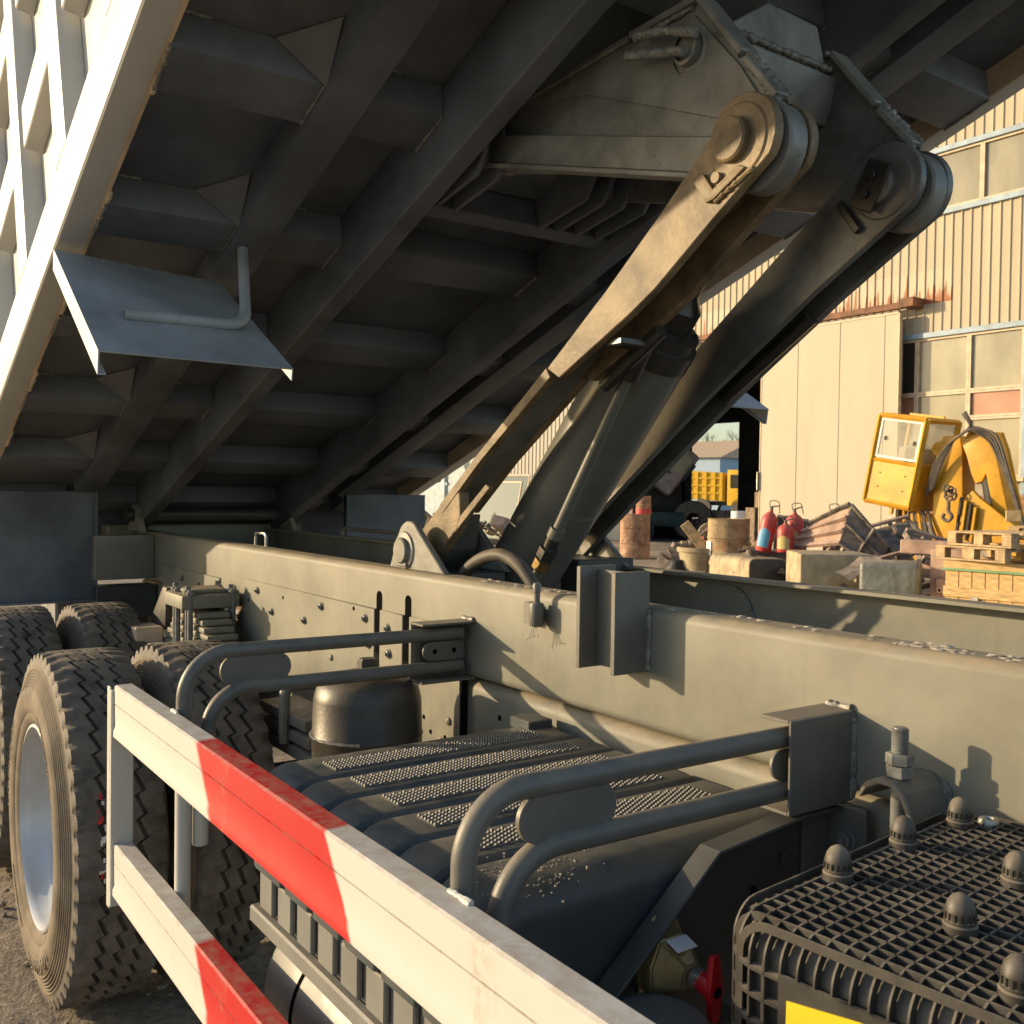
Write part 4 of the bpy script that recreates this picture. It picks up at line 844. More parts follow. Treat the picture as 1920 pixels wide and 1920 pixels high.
# --- side guard
def build_guard():
    prof = [(0.662, 0.0), (0.662, 0.004), (0.627, 0.004), (0.627, 0.131), (0.662, 0.131), (0.662, 0.136), (0.624, 0.136), (0.6195, 0.1325), (0.6195, 0.0885), (0.6225, 0.0875), (0.6225, 0.0862), (0.6195, 0.0852), (0.6205, 0.030), (0.6165, 0.018), (0.6165, 0.003), (0.6195, 0.0)]
    g = None
    for z in (0.970, 0.558):
        bm = bmn(); prism(bm, prof, 'x', -2.655, 0.55); o = obj('guard_board', bm, 'guard_paint', None, 35); o.location = (0, 0, z)
        if g is None: g = o; o.name = 'side_guard'; setp(o, truck); o['label'] = 'red and white side guard'; gi = Matrix.Translation((0, 0, -z))
        else: o.parent = g; o.matrix_parent_inverse = gi
    def sub(name, bm, m): o = obj(name, bm, m, None); o.parent = g; o.matrix_parent_inverse = gi; return o
    bm = bmn(); bx(bm, -2.672, -2.6575, 0.612, 0.668, 0.530, 1.092, 0.0015); bx(bm, -2.700, -2.672, 0.612, 0.6165, 0.522, 1.098, 0.001); sub('end_post', bm, 'body_white')
    bm = bmn(); weld(bm, (-2.655, 0.622, 0.975), (-2.655, 0.622, 1.0), 0.004, 1); weld(bm, (-2.655, 0.640, 0.692), (-2.655, 0.66, 0.696), 0.004, 2); weld(bm, (-2.29, 0.66, 1.107), (-2.25, 0.66, 1.107), 0.005, 3); weld(bm, (-1.07, 0.66, 1.107), (-1.02, 0.66, 1.107), 0.005, 4); sub('guard_weld', bm, 'body_white')
    for xr, sgn in ((-2.275, 1), (-1.072, -1)):
        r_ = 0.0172
        zu, zl = (1.232, 1.142) if sgn > 0 else (1.218, 1.130)
        bm = bmn(); tube(bm, fillet([(xr, 1.43, zu), (xr, 0.682, zu + 0.004), (xr, 0.682, 1.04 if sgn < 0 else 0.69)], 0.105, 14), r_, 20); sub('support_tube', bm, 'tube_paint')
        bm = bmn(); tube(bm, fillet([(xr, 1.43, zl), (xr, 0.745, zl + 0.004), (xr, 0.722, 0.85)], 0.095, 14), r_, 20); sub('support_tube', bm, 'tube_paint')
        if sgn > 0:
            bm = bmn(); cyl(bm, (xr, 0.682, 0.55), (xr, 0.682, 0.968), r_ + 0.0008, 20); cyl(bm, (xr, 0.722, 0.79), (xr, 0.722, 0.968), r_ + 0.0008, 20); sub('painted_tube', bm, 'body_white')
        # oval spacer
        bm = bmn(); yc0, yc1 = (0.80, 0.905); zc = (zu + zl) / 2; hh = (zu - zl) / 2 - 0.010
        prism(bm, [*arc(yc1, zc, hh, -90, 90, 12), *arc(yc0, zc, hh, 90, 270, 12)], 'x', xr - 0.006, xr + 0.006, 0.002); sub('spacer_plate', bm, 'tube_paint')
        # bracket channel at the rail
        bm = bmn(); xb = xr - sgn * 0.024
        y0, y1 = 1.288, 1.4545
        x0, x1 = sorted((xb, xb - sgn * 0.006)); bx(bm, x0, x1, y0, y1, zl - 0.034, zu + 0.034, 0.0015)
        x2, x3 = sorted((xb, xb + sgn * 0.06)); bx(bm, x2, x3, y0, y1, zu + 0.0285, zu + 0.034, 0.001); bx(bm, x2, x3, y0, y1, zl - 0.034, zl - 0.0285, 0.001)
        sub('bracket', bm, 'tube_paint')
        bm = bmn(); weld(bm, (xb - sgn * 0.004, 1.452, zl - 0.03), (xb - sgn * 0.004, 1.452, zu + 0.03), 0.0075, 5); weld(bm, (xb, 1.452, zu + 0.036), (xb + sgn * 0.05, 1.452, zu + 0.036), 0.0065, 6); sub('bracket_weld', bm, 'weld_metal')
        if sgn > 0:
            bm = bmn(); prism(bm, [*arc(1.415, zc, 0.026, -90, 90, 12), *arc(1.335, zc, 0.026, 90, 270, 12)], 'x', xr - 0.004, xr + 0.004, 0.0015); sub('spacer_plate', bm, 'tube_paint')
            for yy in (1.345, 1.405): bm = bmn(); lathe(bm, [(0.007, 0), (0, 0)], (xr + 0.0045, yy, zc), (1, 0, 0), 12); sub('bolt_hole', bm, 'hole_black')
        else:
            bm = bmn(); prism(bm, [*arc(1.30, zc, 0.026, 90, 270, 12), (1.40, zc - 0.026), (1.40, zc + 0.026)], 'x', xr - 0.004, xr + 0.004, 0.0015); sub('spacer_plate', bm, 'tube_paint')
build_guard()

# --- air tank, battery box, lower tank
def build_side_gear():
    c = (-2.385, 1.205, 0)
    bm = bmn(); lathe(bm, [(0, 0.70), (0.135, 0.70), (0.142, 0.72), (0.142, 0.80), (0.139, 0.803), (0.142, 0.806), (0.148, 0.96), (0.150, 0.965), (0.147, 0.97), (0.144, 1.06), (0.135, 1.095), (0.115, 1.115), (0.06, 1.13), (0, 1.132)], c, (0, 0, 1), 48); t = obj('air_spring', bm, 'tank_black', truck); t['label'] = 'black upright tank with domed top'
    bm = bmn(); weld(bm, (0, 0, 0), (0.001, 0, 0), 0.002); bm.free(); bm = bmn()
    pts = [(c[0] + 0.150 * math.cos(R(a)), c[1] + 0.150 * math.sin(R(a)), 0.966) for a in range(170, 330, 4)]; rr = [0.0045 * random.uniform(0.5, 1.2) for _ in pts]
    tube(bm, pts, 0.004, 6, True, lambda i: rr[i]); o = obj('seam_weld', bm, 'zinc', None); o.parent = t
    bm = bmn(); lathe(bm, [(0, 1.125), (0.03, 1.125), (0.03, 1.158), (0.024, 1.165), (0, 1.166)], c, (0, 0, 1), 6); o = obj('cap_nut', bm, 'dark_steel_and_shade', None); o.parent = t
    bm = bmn(); hexbolt(bm, (-2.46, 1.075, 0.795), (-0.3, -0.95, 0), 0.016, 0.02, False, 0.015); o = obj('drain_cock', bm, 'zinc', None); o.parent = t
    # ribbed plastic cover
    X0, X1, Y0, Y1, ZT = -1.93, -1.10, 0.712, 1.432, 1.060
    def rr_(w): # cross section in Y-Z with a big radius at the near edge
        return [(Y1, 0.90), (Y1, ZT - 0.02 - w), *[(Y1 - 0.02 + 0.02 * math.cos(R(a)), ZT - 0.02 - w + 0.02 * math.sin(R(a))) for a in (30, 60, 90)], *[(Y0 + 0.075 + w + 0.075 * math.cos(R(a)), ZT - 0.075 - w + 0.075 * math.sin(R(a))) for a in range(90, 181, 9)], (Y0 + w, 0.86)]
    bm = bmn(); prof = []
    xs = []; pitch = 0.1295; x = X0
    grooves = [X0 + 0.175 + k * pitch for k in range(5)]
    st = [(X0, 0.03), (X0 + 0.006, 0.014), (X0 + 0.018, 0.004), (X0 + 0.035, 0.0)]
    for gx in grooves: st += [(gx - 0.018, 0.0), (gx - 0.013, 0.0015), (gx - 0.008, 0.012), (gx + 0.006, 0.012), (gx + 0.010, 0.0015), (gx + 0.014, 0.0)]
    st += [(X1 - 0.055, 0.0), (X1 - 0.03, 0.006), (X1 - 0.01, 0.02), (X1, 0.04)]
    rings = [[bm.verts.new((x_, y, z)) for y, z in rr_(w)] for x_, w in st]
    for a, b in zip(rings, rings[1:]):
        for j in range(len(a) - 1): bm.faces.new((a[j], a[j + 1], b[j + 1], b[j]))
    bm.faces.new(rings[0]); bm.faces.new(rings[-1][::-1])
    cover = obj('battery_cover', bm, 'cover_plastic', truck, 50); cover['label'] = 'ribbed dark plastic battery box cover with perforated steps'
    def sub(name, bm, m, smooth=32): o = obj(name, bm, m, None, smooth); o.parent = cover; return o
    strip = None
    for k in range(5):
        xc = X0 + 0.108 + k * pitch
        if k == 4: xc = X0 + 0.108 + 4 * pitch
        if strip is None:
            bm = bmn(); nx, ny = 6, 50; w, l = 0.064, 0.52
            bx(bm, -w / 2, w / 2, 0, l, -0.004, 0.0012)
            for i in range(nx):
                for j in range(ny):
                    cx, cy_ = -w / 2 + (i + 0.5 + (0.25 if j % 2 else -0.25)) * w / nx, (j + 0.5) * l / ny
                    a = 0.0032; t_ = [bm.verts.new((cx + a * dx, cy_ + a * dy, 0.0012)) for dx, dy in ((-1, -1), (1, -1), (1, 1), (-1, 1))]; tp = [bm.verts.new((cx + 0.0016 * dx, cy_ + 0.0016 * dy, 0.0050)) for dx, dy in ((-1, -1), (1, -1), (1, 1), (-1, 1))]
                    bm.faces.new(tp)
                    for q in range(4): bm.faces.new((t_[q], t_[(q + 1) % 4], tp[(q + 1) % 4], tp[q]))
            strip = sub('grip_strip', bm, 'cover_strip', 20); c_ = strip
        else: c_ = dupo(strip, cover)
        c_.location = (xc, 0.835, ZT)
    bm = bmn(); bx(bm, -1.94, -1.86, 1.36, 1.43, 1.045, 1.078, 0.003); sub('hinge_tab', bm, 'cover_plastic')
    # tray under the cover
    bm = bmn(); bx(bm, -1.90, -1.08, 0.728, 1.43, 0.775, 0.862, 0.004)
    for k in range(9): bx(bm, -1.88 + k * 0.093, -1.815 + k * 0.093, 0.716, 0.7275, 0.785, 0.858, 0.003)
    bx(bm, -1.91, -1.07, 0.706, 0.7275, 0.748, 0.782, 0.004); bx(bm, -1.91, -1.07, 0.728, 1.42, 0.742, 0.7745); o = sub('battery_tray', bm, 'tray_plastic')
    # dust and grit on the near corner of the cover
    bm = bmn(); rnd = random.Random(5)
    for i in range(220):
        x, y = rnd.gauss(-1.165, 0.03), rnd.gauss(0.86, 0.05); s = rnd.uniform(0.0008, 0.0025); box(bm, (x, y, ZT + 0.0005 - (0.004 if x > -1.155 else 0)), (s * 1.6, s, s), Matrix.Rotation(rnd.uniform(0, 6), 3, 'Z'))
    o = sub('grit', bm, 'concrete', 0); o['kind'] = 'stuff'
    # support plate facing forward
    bm = bmn(); prism(bm, [(0.74, 0.45), (1.44, 0.45), (1.44, 1.085), (1.33, 1.085), (1.13, 1.065), (0.80, 0.80), (0.74, 0.70)], 'x', -1.086, -1.078); sp = obj('support_plate', bm, 'dark_steel_and_shade', truck)  # grey like the frame; its shade is put into a near-black colour
    bm = bmn(); a = [(1.44, 1.086), (1.33, 1.088), (1.13, 1.068), (0.80, 0.803), (0.735, 0.70)]
    for p, q in zip(a, a[1:]):
        d = Vector((0, q[0] - p[0], q[1] - p[1])); box(bm, (-1.065, (p[0] + q[0]) / 2, (p[1] + q[1]) / 2), (0.045, d.length + 0.004, 0.006), Matrix.Rotation(math.atan2(d.z, d.y), 3, 'X'), 0.002)
    o = obj('plate_flange', bm, 'dark_steel_and_shade', None); o.parent = sp  # flange carries the same painted shade as the plate
    bm = bmn(); hexbolt(bm, (-1.077, 0.93, 0.86), (1, 0, 0), 0.014, 0.012); o = obj('bolt', bm, 'brass', None); o.parent = sp
    bm = bmn(); lathe(bm, [(0.008, 0), (0, 0)], (-1.0765, 1.245, 0.975), (1, 0, 0), 12); lathe(bm, [(0.006, 0), (0, 0)], (-1.0765, 1.17, 0.845), (1, 0, 0), 12); o = obj('bolt_hole', bm, 'hole_black', None); o.parent = sp
    bm = bmn(); hexbolt(bm, (-1.077, 1.315, 1.015), (1, 0, 0), 0.009, 0.006, False, 0); o = obj('bolt', bm, 'dark_steel_and_shade', None); o.parent = sp
    # angle fixing at the rail
    bm = bmn(); bx(bm, -1.077, -1.0, 1.430, 1.4450, 0.86, 1.094, 0.002); bx(bm, -1.077, -1.07, 1.36, 1.4295, 0.86, 1.09, 0.001); ap = obj('mounting_angle', bm, 'tube_paint', truck)
    for z_, r_ in ((1.035, 0.013), (0.93, 0.011)): bm = bmn(); hexbolt(bm, (-1.035, 1.43, z_), (0, -1, 0), r_, 0.012); o = obj('bolt', bm, 'bolt_steel', None); o.parent = ap
    # isolator valve with red key
    bm = bmn(); c0 = Vector((-1.077, 1.040, 0.925))
    pl = [(c0.y - 0.052, c0.z - 0.045), (c0.y + 0.042, c0.z - 0.055), (c0.y + 0.05, c0.z + 0.0), (c0.y + 0.022, c0.z + 0.058), (c0.y - 0.0, c0.z + 0.072), (c0.y - 0.022, c0.z + 0.058), (c0.y - 0.055, c0.z + 0.01)]
    prism(bm, pl, 'x', c0.x, c0.x + 0.008, 0.003, 2); v = obj('isolator_valve', bm, 'valve_gold', truck); v['label'] = 'brass isolator switch with red key'
    bm = bmn(); A = [(c0.y - 0.046, c0.z - 0.042), (c0.y + 0.040, c0.z - 0.048), (c0.y + 0.044, c0.z + 0.0), (c0.y + 0.02, c0.z + 0.036), (c0.y - 0.03, c0.z + 0.036), (c0.y - 0.048, c0.z + 0.0)]
    tip = Vector((c0.x + 0.060, c0.y + 0.008, c0.z - 0.012)); ra = [bm.verts.new((c0.x + 0.008, *p)) for p in A]; rb = [bm.verts.new((c0.x + 0.03, *p)) for p in A]; rc = [bm.verts.new((tip.x, tip.y + (p[0] - c0.y) * 0.42, tip.z + (p[1] - c0.z) * 0.42)) for p in A]
    for u_, w_ in ((ra, rb), (rb, rc)):
        for i in range(6): bm.faces.new((u_[i], u_[(i + 1) % 6], w_[(i + 1) % 6], w_[i]))
    bm.faces.new(rc); bmesh.ops.bevel(bm, geom=list(bm.edges), offset=0.003, segments=2, affect='EDGES'); o = obj('valve_body', bm, 'valve_gold', None); o.parent = v
    bm = bmn(); hexbolt(bm, (c0.x + 0.008, c0.y - 0.002, c0.z + 0.056), (1, 0, 0), 0.009, 0.008); o = obj('bolt', bm, 'zinc', None); o.parent = v
    bm = bmn(); box(bm, (c0.x + 0.048, c0.y - 0.004, c0.z + 0.0335), (0.026, 0.04, 0.0008), Matrix.Rotation(R(19), 3, 'Y')); o = obj('rating_label', bm, 'label_white', None); o.parent = v
    bm = bmn()
    for k in range(4): lathe(bm, [(0.012, 0), (0.015, 0.001), (0.015, 0.003), (0.012, 0.004)], tip + Vector((0.004 + k * 0.0045, 0.0, 0)), (1, 0, 0), 16)
    o = obj('return_spring', bm, 'zinc', None); o.parent = v
    bm = bmn(); cyl(bm, tip + Vector((0.016, 0, 0)), tip + Vector((0.042, 0.002, -0.004)), 0.015, 18, 0.018)
    rot = Matrix.Rotation(R(-6), 3, 'X')
    prism(bm, [(tip.y - 0.008, tip.z + 0.046), (tip.y + 0.006, tip.z + 0.046), (tip.y + 0.014, tip.z + 0.0), (tip.y + 0.007, tip.z - 0.050), (tip.y - 0.008, tip.z - 0.050), (tip.y - 0.015, tip.z - 0.006)], 'x', tip.x + 0.036, tip.x + 0.048, 0.004, 2); o = obj('red_key', bm, 'handle_red', None); o.parent = v
    bm = bmn(); lathe(bm, [(0.008, 0.0), (0, 0.0)], tip + Vector((0.0485, 0.0, -0.006)), (1, 0, 0), 14); o = obj('key_hole', bm, 'hole_black', None); o.parent = v
    bm = bmn(); bx(bm, -1.0, -0.93, 1.085, 1.125, 0.80, 0.875, 0.006, 2); cyl(bm, (-0.96, 1.10, 0.88), (-0.93, 1.115, 0.93), 0.011, 12); bx(bm, -0.98, -0.9, 1.09, 1.15, 0.74, 0.80, 0.01); o = obj('pipe_elbow', bm, 'zinc', truck)
    # domed grey cap of the tank below
    bm = bmn(); lathe(bm, [(0.084, 0.5), (0.084, 0.87), (0.082, 0.884), (0.074, 0.893), (0.05, 0.900), (0, 0.903)], (-0.985, 0.94, 0), (0, 0, 1), 48); obj('air_reservoir', bm, 'grey_cap', truck)
    # horizontal tank seen under the guard
    bm = bmn(); lathe(bm, [(0, -0.04), (0.08, -0.03), (0.135, 0.0), (0.15, 0.03), (0.15, 0.16), (0.1485, 0.161), (0.1485, 0.163), (0.15, 0.164), (0.15, 0.92), (0.135, 0.95), (0, 0.97)], (-1.93, 0.885, 0.595), (1, 0, 0), 48); lt = obj('air_reservoir', bm, 'tank_grey', truck)
    bm = bmn(); lathe(bm, [(0.1505, 0.157), (0.1515, 0.158), (0.1515, 0.168), (0.1505, 0.169)], (-1.93, 0.885, 0.595), (1, 0, 0), 48); o = obj('tank_strap', bm, 'hole_black', None); o.parent = lt
    # U-bolt clamp on the rail
    bm = bmn(); xc = -0.905
    out = [(xc - 0.052, 1.146), (xc - 0.042, 1.168), (xc - 0.018, 1.182), (xc + 0.01, 1.182), (xc + 0.030, 1.166), (xc + 0.048, 1.125), (xc + 0.040, 1.122), (xc + 0.022, 1.158), (xc + 0.006, 1.172), (xc - 0.016, 1.172), (xc - 0.036, 1.160), (xc - 0.046, 1.144)]
    prism(bm, out, 'y', 1.345, 1.4545, 0.002); cl = obj('rail_clamp', bm, 'tube_paint', truck)
    bm = bmn(); cyl(bm, (xc, 1.378, 1.0), (xc, 1.378, 1.21), 0.0125, 18)
    for k in range(13): lathe(bm, [(0.0115, 0), (0.0132, 0.0012), (0.0132, 0.0022), (0.0115, 0.0034)], (xc, 1.378, 1.214 + k * 0.0034), (0, 0, 1), 16)
    lathe(bm, [(0, 1.256), (0.0118, 1.256), (0.0105, 1.26), (0, 1.261)], (xc, 1.378, 0), (0, 0, 1), 16); o = obj('stud', bm, 'bolt_steel', None); o.parent = cl
    for z, a in ((1.182, 0.2), (1.2015, 0.55)):
        bm = bmn(); lathe(bm, [(0, 0), (0.019, 0), (0.0215, 0.002), (0.0215, 0.016), (0.019, 0.0185), (0, 0.0185)], (xc, 1.378, z), (0, 0, 1), 6); bmesh.ops.rotate(bm, cent=(xc, 1.378, z), matrix=Matrix.Rotation(a, 3, 'Z'), verts=bm.verts); o = obj('nut', bm, 'bolt_steel', None); o.parent = cl
    bm = bmn(); weld(bm, (xc + 0.028, 1.452, 1.172), (xc + 0.05, 1.452, 1.125), 0.007, 31); o = obj('clamp_weld', bm, 'weld_metal', None); o.parent = cl
build_side_gear()

# --- air filter housing with its waffle shell, in a frame turned 6 degrees
def build_filter():
    LX, LY, HT, rc, re = 0.62, 0.60, 0.42, 0.07, 0.04
    M_ = Matrix.Translation((-0.785, 0.833, 0)) @ Matrix.Rotation(R(6.0), 4, 'Z')
    ZT = 1.148
    def outline(off):      # plan outline with rounded corners
        o_ = []
        for cx, cy, a in ((LX - rc, rc, -90), (LX - rc, LY - rc, 0), (rc, LY - rc, 90), (rc, rc, 180)):
            o_ += [(cx + (rc - off) * math.cos(R(a + t)), cy + (rc - off) * math.sin(R(a + t))) for t in range(0, 91, 10)]
        return o_
    bm = bmn(); lev = [(0.0, ZT - HT)] + [(re - re * math.sin(R(90 - a)), ZT - re + re * math.sin(R(a))) for a in range(0, 91, 15)]
    rings = [[bm.verts.new((x, y, z)) for x, y in outline(min(w, rc - 0.002) + 0.009)] for w, z in [(w, z - 0.009) for w, z in lev]]
    for a, b in zip(rings, rings[1:]):
        for j in range(len(a)): bm.faces.new((a[j], a[(j + 1) % len(a)], b[(j + 1) % len(b)], b[j]))
    bm.faces.new(rings[-1]); bm.faces.new(rings[0][::-1])
    bmesh.ops.transform(bm, matrix=M_, verts=bm.verts)
    f_ = obj('air_filter', bm, 'black_plastic', truck, 40); f_['label'] = 'black air filter housing with waffle grid'
    def sub(name, bm, m, smooth=32):
        bmesh.ops.transform(bm, matrix=M_, verts=bm.verts); o = obj(name, bm, m, None, smooth); o.parent = f_; return o
    def half(v, L_):       # how far the side sits in from the full length near a rounded corner
        d = max(0, rc - v, v - (L_ - rc)); d = min(d, rc * 0.985); return rc - math.sqrt(rc * rc - d * d) if d > 0 else 0
    def ribpath(L_, inset):
        a0 = inset; a1 = L_ - inset; p = [(a0, ZT - HT), (a0, ZT - re)]
        p += [(a0 + re - re * math.cos(R(a)), ZT - re + re * math.sin(R(a))) for a in range(15, 91, 15)]
        p += [(a1 - re + re * math.sin(R(a)), ZT - re + re * math.cos(R(a))) for a in range(0, 76, 15)]
        return p + [(a1, ZT - re), (a1, ZT - HT)]
    th, dp = 0.0046, 0.0095
    def rib(bm, path, pos, along):
        n = len(path); vs = []
        for i, (u, z) in enumerate(path):
            a, b = path[max(0, i - 1)], path[min(n - 1, i + 1)]; t = Vector((b[0] - a[0], b[1] - a[1])).normalized(); nn = Vector((t.y, -t.x))
            q = []
            for w, h in ((-th, 0), (-th * 0.55, 1), (th * 0.55, 1), (th, 0)):
                uu, zz = u + nn.x * dp, z + nn.y * dp
                if h: uu, zz = u, z
                q.append(bm.verts.new((uu, pos + w / 2 * 1.0, zz) if along == 'x' else (pos + w / 2, uu, zz)))
            vs.append(q)
        for a, b in zip(vs, vs[1:]):
            for j in range(3): bm.faces.new((a[j], a[j + 1], b[j + 1], b[j]))
    sp_ = 0.0205
    bm = bmn(); k = 0
    y = sp_ * 0.6
    while y < LY: rib(bm, ribpath(LX, half(y, LY)), y, 'x'); y += sp_
    x = sp_ * 0.6
    while x < LX: rib(bm, ribpath(LY, half(x, LX)), x, 'y'); x += sp_
    for z in [ZT - re - 0.012 - 0.030 * i for i in range(11)]:
        o_ = outline(0.0); o2 = outline(dp); n = len(o_)
        for zz0, zz1 in ((z, z + 0.004),):
            A = [bm.verts.new((p[0], p[1], zz0)) for p in o_]; B_ = [bm.verts.new((p[0], p[1], zz1)) for p in o_]; C_ = [bm.verts.new((p[0], p[1], zz1 + 0.001)) for p in o2]; D_ = [bm.verts.new((p[0], p[1], zz0 - 0.001)) for p in o2]
            for q in ((D_, A), (A, B_), (B_, C_)):
                for j in range(n): bm.faces.new((q[0][j], q[0][(j + 1) % n], q[1][(j + 1) % n], q[1][j]))
    g = sub('waffle_grid', bm, 'black_plastic', 25)
    inv = M_.inverted()
    for wx, wy in ((-0.780, 1.200), (-0.758, 1.030), (-0.785, 1.345), (-0.592, 1.020), (-0.625, 1.200), (-0.48, 0.93), (-0.45, 1.16), (-0.62, 1.345), (-0.44, 1.36)):
        p = inv @ Vector((wx, wy, 0)); bm = bmn()
        lathe(bm, [(0.0185, -0.01), (0.0185, 0.006), (0.0168, 0.008), (0.0168, 0.011), (0.0155, 0.012), (0.0155, 0.019), (0.0162, 0.020), (0.0158, 0.023), (0.0138, 0.030), (0.010, 0.0355), (0.005, 0.039), (0, 0.0395)], (p.x, p.y, ZT), (0, 0, 1), 24)
        for t in range(16): box(bm, (p.x + 0.0160 * math.cos(t * math.pi / 8), p.y + 0.0160 * math.sin(t * math.pi / 8), ZT + 0.0155), (0.002, 0.0026, 0.008), Matrix.Rotation(t * math.pi / 8, 3, 'Z'))
        sub('cap', bm, 'black_plastic')
    p = inv @ Vector((-0.768, 1.392, 0)); bm = bmn(); lathe(bm, [(0.006, 0.003), (0.008, 0.006), (0.0135, 0.005), (0.015, 0.0), (0.015, -0.006)], (p.x, p.y, ZT), (0, 0, 1), 20); sub('washer', bm, 'zinc')
    # yellow warning label on the near face
    bm = bmn(); z0 = ZT - 0.155; prism(bm, [(0.105, z0), (0.30, z0), (0.30, ZT - 0.056), (0.19, ZT - 0.054), (0.106, ZT - 0.066)], 'y', -0.004, -0.0025); lb = sub('warning_label', bm, 'label_yellow')
    bm = bmn(); bx(bm, 0.095, 0.33, -0.0022, 0.004, z0 - 0.12, ZT - 0.043); sub('label_panel', bm, 'black_plastic')
    bm = bmn(); prism(bm, [(0.14, z0 + 0.03), (0.15, z0 + 0.056), (0.17, z0 + 0.062), (0.25, z0 + 0.06), (0.27, z0 + 0.052), (0.27, z0 + 0.05), (0.25, z0 + 0.057), (0.17, z0 + 0.059), (0.153, z0 + 0.053), (0.143, z0 + 0.03)], 'y', -0.0046, -0.0041); sub('label_print', bm, 'label_ink')
build_filter()
# ------------------------------------------------------------------ workshop behind the truck
YF = 17.0; ZG = 0.365; CAMYAW = R(55)
def build_workshop():
    w = thing('workshop', 'cream corrugated metal workshop with a big dark doorway', 'building', (-14, YF, ZG), world=True)
    def part(name, bm, m, smooth=30): return obj(name, bm, m, w, smooth)
    # corrugated sheets: one mesh, scaled in height
    bm = bmn(); prof = []
    for k in range(5):
        x = k * 0.18; prof += [(x, 0.0), (x + 0.125, 0.0), (x + 0.14, -0.022), (x + 0.165, -0.022), (x + 0.18, 0.0)]
    A = [bm.verts.new((x, y, 0)) for x, y in prof]; B_ = [bm.verts.new((x, y, 1)) for x, y in prof]
    for i in range(len(prof) - 1):
        if (Vector(prof[i]) - Vector(prof[i + 1])).length > 1e-6: bm.faces.new((A[i], A[i + 1], B_[i + 1], B_[i]))
    base = bm; me = {}
    for mn in ('sheet_cream', 'sheet_white', 'sheet_drips'):
        m_ = bpy.data.meshes.new('wall_sheet'); base.to_mesh(m_); m_.materials.append(MATS[mn]); me[mn] = m_
    base.free()
    def sheet(x, z0, z1, mn, y=YF):
        o = bpy.data.objects.new('wall_sheet', me[mn]); COL.objects.link(o); o.location = (x, y, z0); o.scale = (0.998, 1, z1 - z0); setp(o, w)
    XL, n = -25.6, 27
    for i in range(n):
        x = XL + i * 0.9
        sheet(x, 8.06, 10.4, 'sheet_cream')
        rusty = -16.9 < x < -11.0
        if rusty: sheet(x, 5.85, 6.84, 'sheet_cream'); sheet(x, 5.22, 5.85, 'sheet_drips'); sheet(x, 4.66, 5.22, 'sheet_cream')
        else: sheet(x, 4.66, 6.84, 'sheet_cream')
        if x < -20.6: sheet(x, 1.68, 4.6, 'sheet_white')
        if x > -9.0: sheet(x, 1.68, 4.6, 'sheet_cream')
    # blue trims
    for z in (8.02, 6.87, 4.63):
        bm = bmn(); bx(bm, XL, -1.3, YF - 0.07, YF - 0.024, z - 0.05, z + 0.05, 0.006); part('blue_trim', bm, 'trim_blue')
    # windows
    def pane(x0, x1, z0, z1, m):
        bm = bmn(); bx(bm, x0 + 0.03, x1 - 0.03, YF + 0.03, YF + 0.045, z0 + 0.03, z1 - 0.03); p_ = part('window_pane', bm, m)
        bm = bmn(); fw = 0.04
        bx(bm, x0, x0 + fw, YF - 0.02, YF + 0.05, z0, z1); bx(bm, x1 - fw, x1, YF - 0.02, YF + 0.05, z0, z1); bx(bm, x0 + fw, x1 - fw, YF - 0.02, YF + 0.05, z0, z0 + fw); bx(bm, x0 + fw, x1 - fw, YF - 0.02, YF + 0.05, z1 - fw, z1)
        f = obj('window_frame', bm, 'trim_cream'); f.parent = p_; f.matrix_parent_inverse = Matrix.Identity(4)
    xs = [-10.82 - 1.04 * k for k in range(14, 0, -1)] + [-10.82 + 1.04 * k for k in range(10)]
    for a, b in zip(xs, xs[1:]): pane(a + 0.002, b - 0.002, 6.925, 7.965, 'pane_glass')
    for k, (a, b) in enumerate(((-10.98, -9.95), (-9.95, -8.95))):
        pane(a + 0.002, b - 0.002, 3.54, 4.575, 'pane_glass'); 
    pane(-10.978, -9.952, 1.98, 3.535, 'pane_glass'); pane(-9.948, -8.952, 1.98, 3.05, 'pane_glass'); pane(-9.948, -8.952, 3.055, 3.535, 'pane_red')
    pane(-11.35, -10.985, 3.54, 4.575, 'pane_dark'); pane(-11.35, -10.985, 3.0, 3.535, 'pane_red'); pane(-11.35, -10.985, 1.98, 2.995, 'pane_dark')
    bm = bmn(); bx(bm, -8.945, -8.86, YF - 0.06, YF + 0.05, 1.68, 4.575, 0.004); part('window_jamb', bm, 'trim_blue')
    bm = bmn(); bx(bm, -11.4, -8.85, YF - 0.12, YF + 0.05, 1.90, 1.975, 0.006); part('window_sill', bm, 'trim_cream')
    # brick plinth and piers
    for x0, x1, z1 in ((-25.6, -20.35, 1.66), (-11.35, -1.3, 1.66)):
        bm = bmn(); bx(bm, x0, x1, YF + 0.012, YF + 0.20, -0.1, z1); pl = part('plinth', bm, 'mortar')
        br = None; rnd = random.Random(4)
        bl = [(c, r_) for c in range(int((x1 - x0) / 0.25)) for r_ in range(int((z1 - 0.3) / 0.075))]
        rows_ = [r_ for r_ in bl if (x0 < -20 and x0 + r_[0] * 0.25 < -21.2 and r_[1] >= 11)] if x0 < -20 else [r_ for r_ in bl if x0 + r_[0] * 0.25 < -8.2 and r_[1] >= 13]
        for c, r_ in rows_:
            if br is None: b_ = bmn(); bx(b_, 0, 0.238, 0, 0.03, 0, 0.064); br = obj('brick', b_, 'brick', None, 0); o = br
            else: o = dupo(br)
            o.parent = pl; o.location = (x0 + c * 0.25 + (0.125 if r_ % 2 else 0), YF - 0.003 + rnd.uniform(-0.003, 0.004), 0.3 + r_ * 0.075)
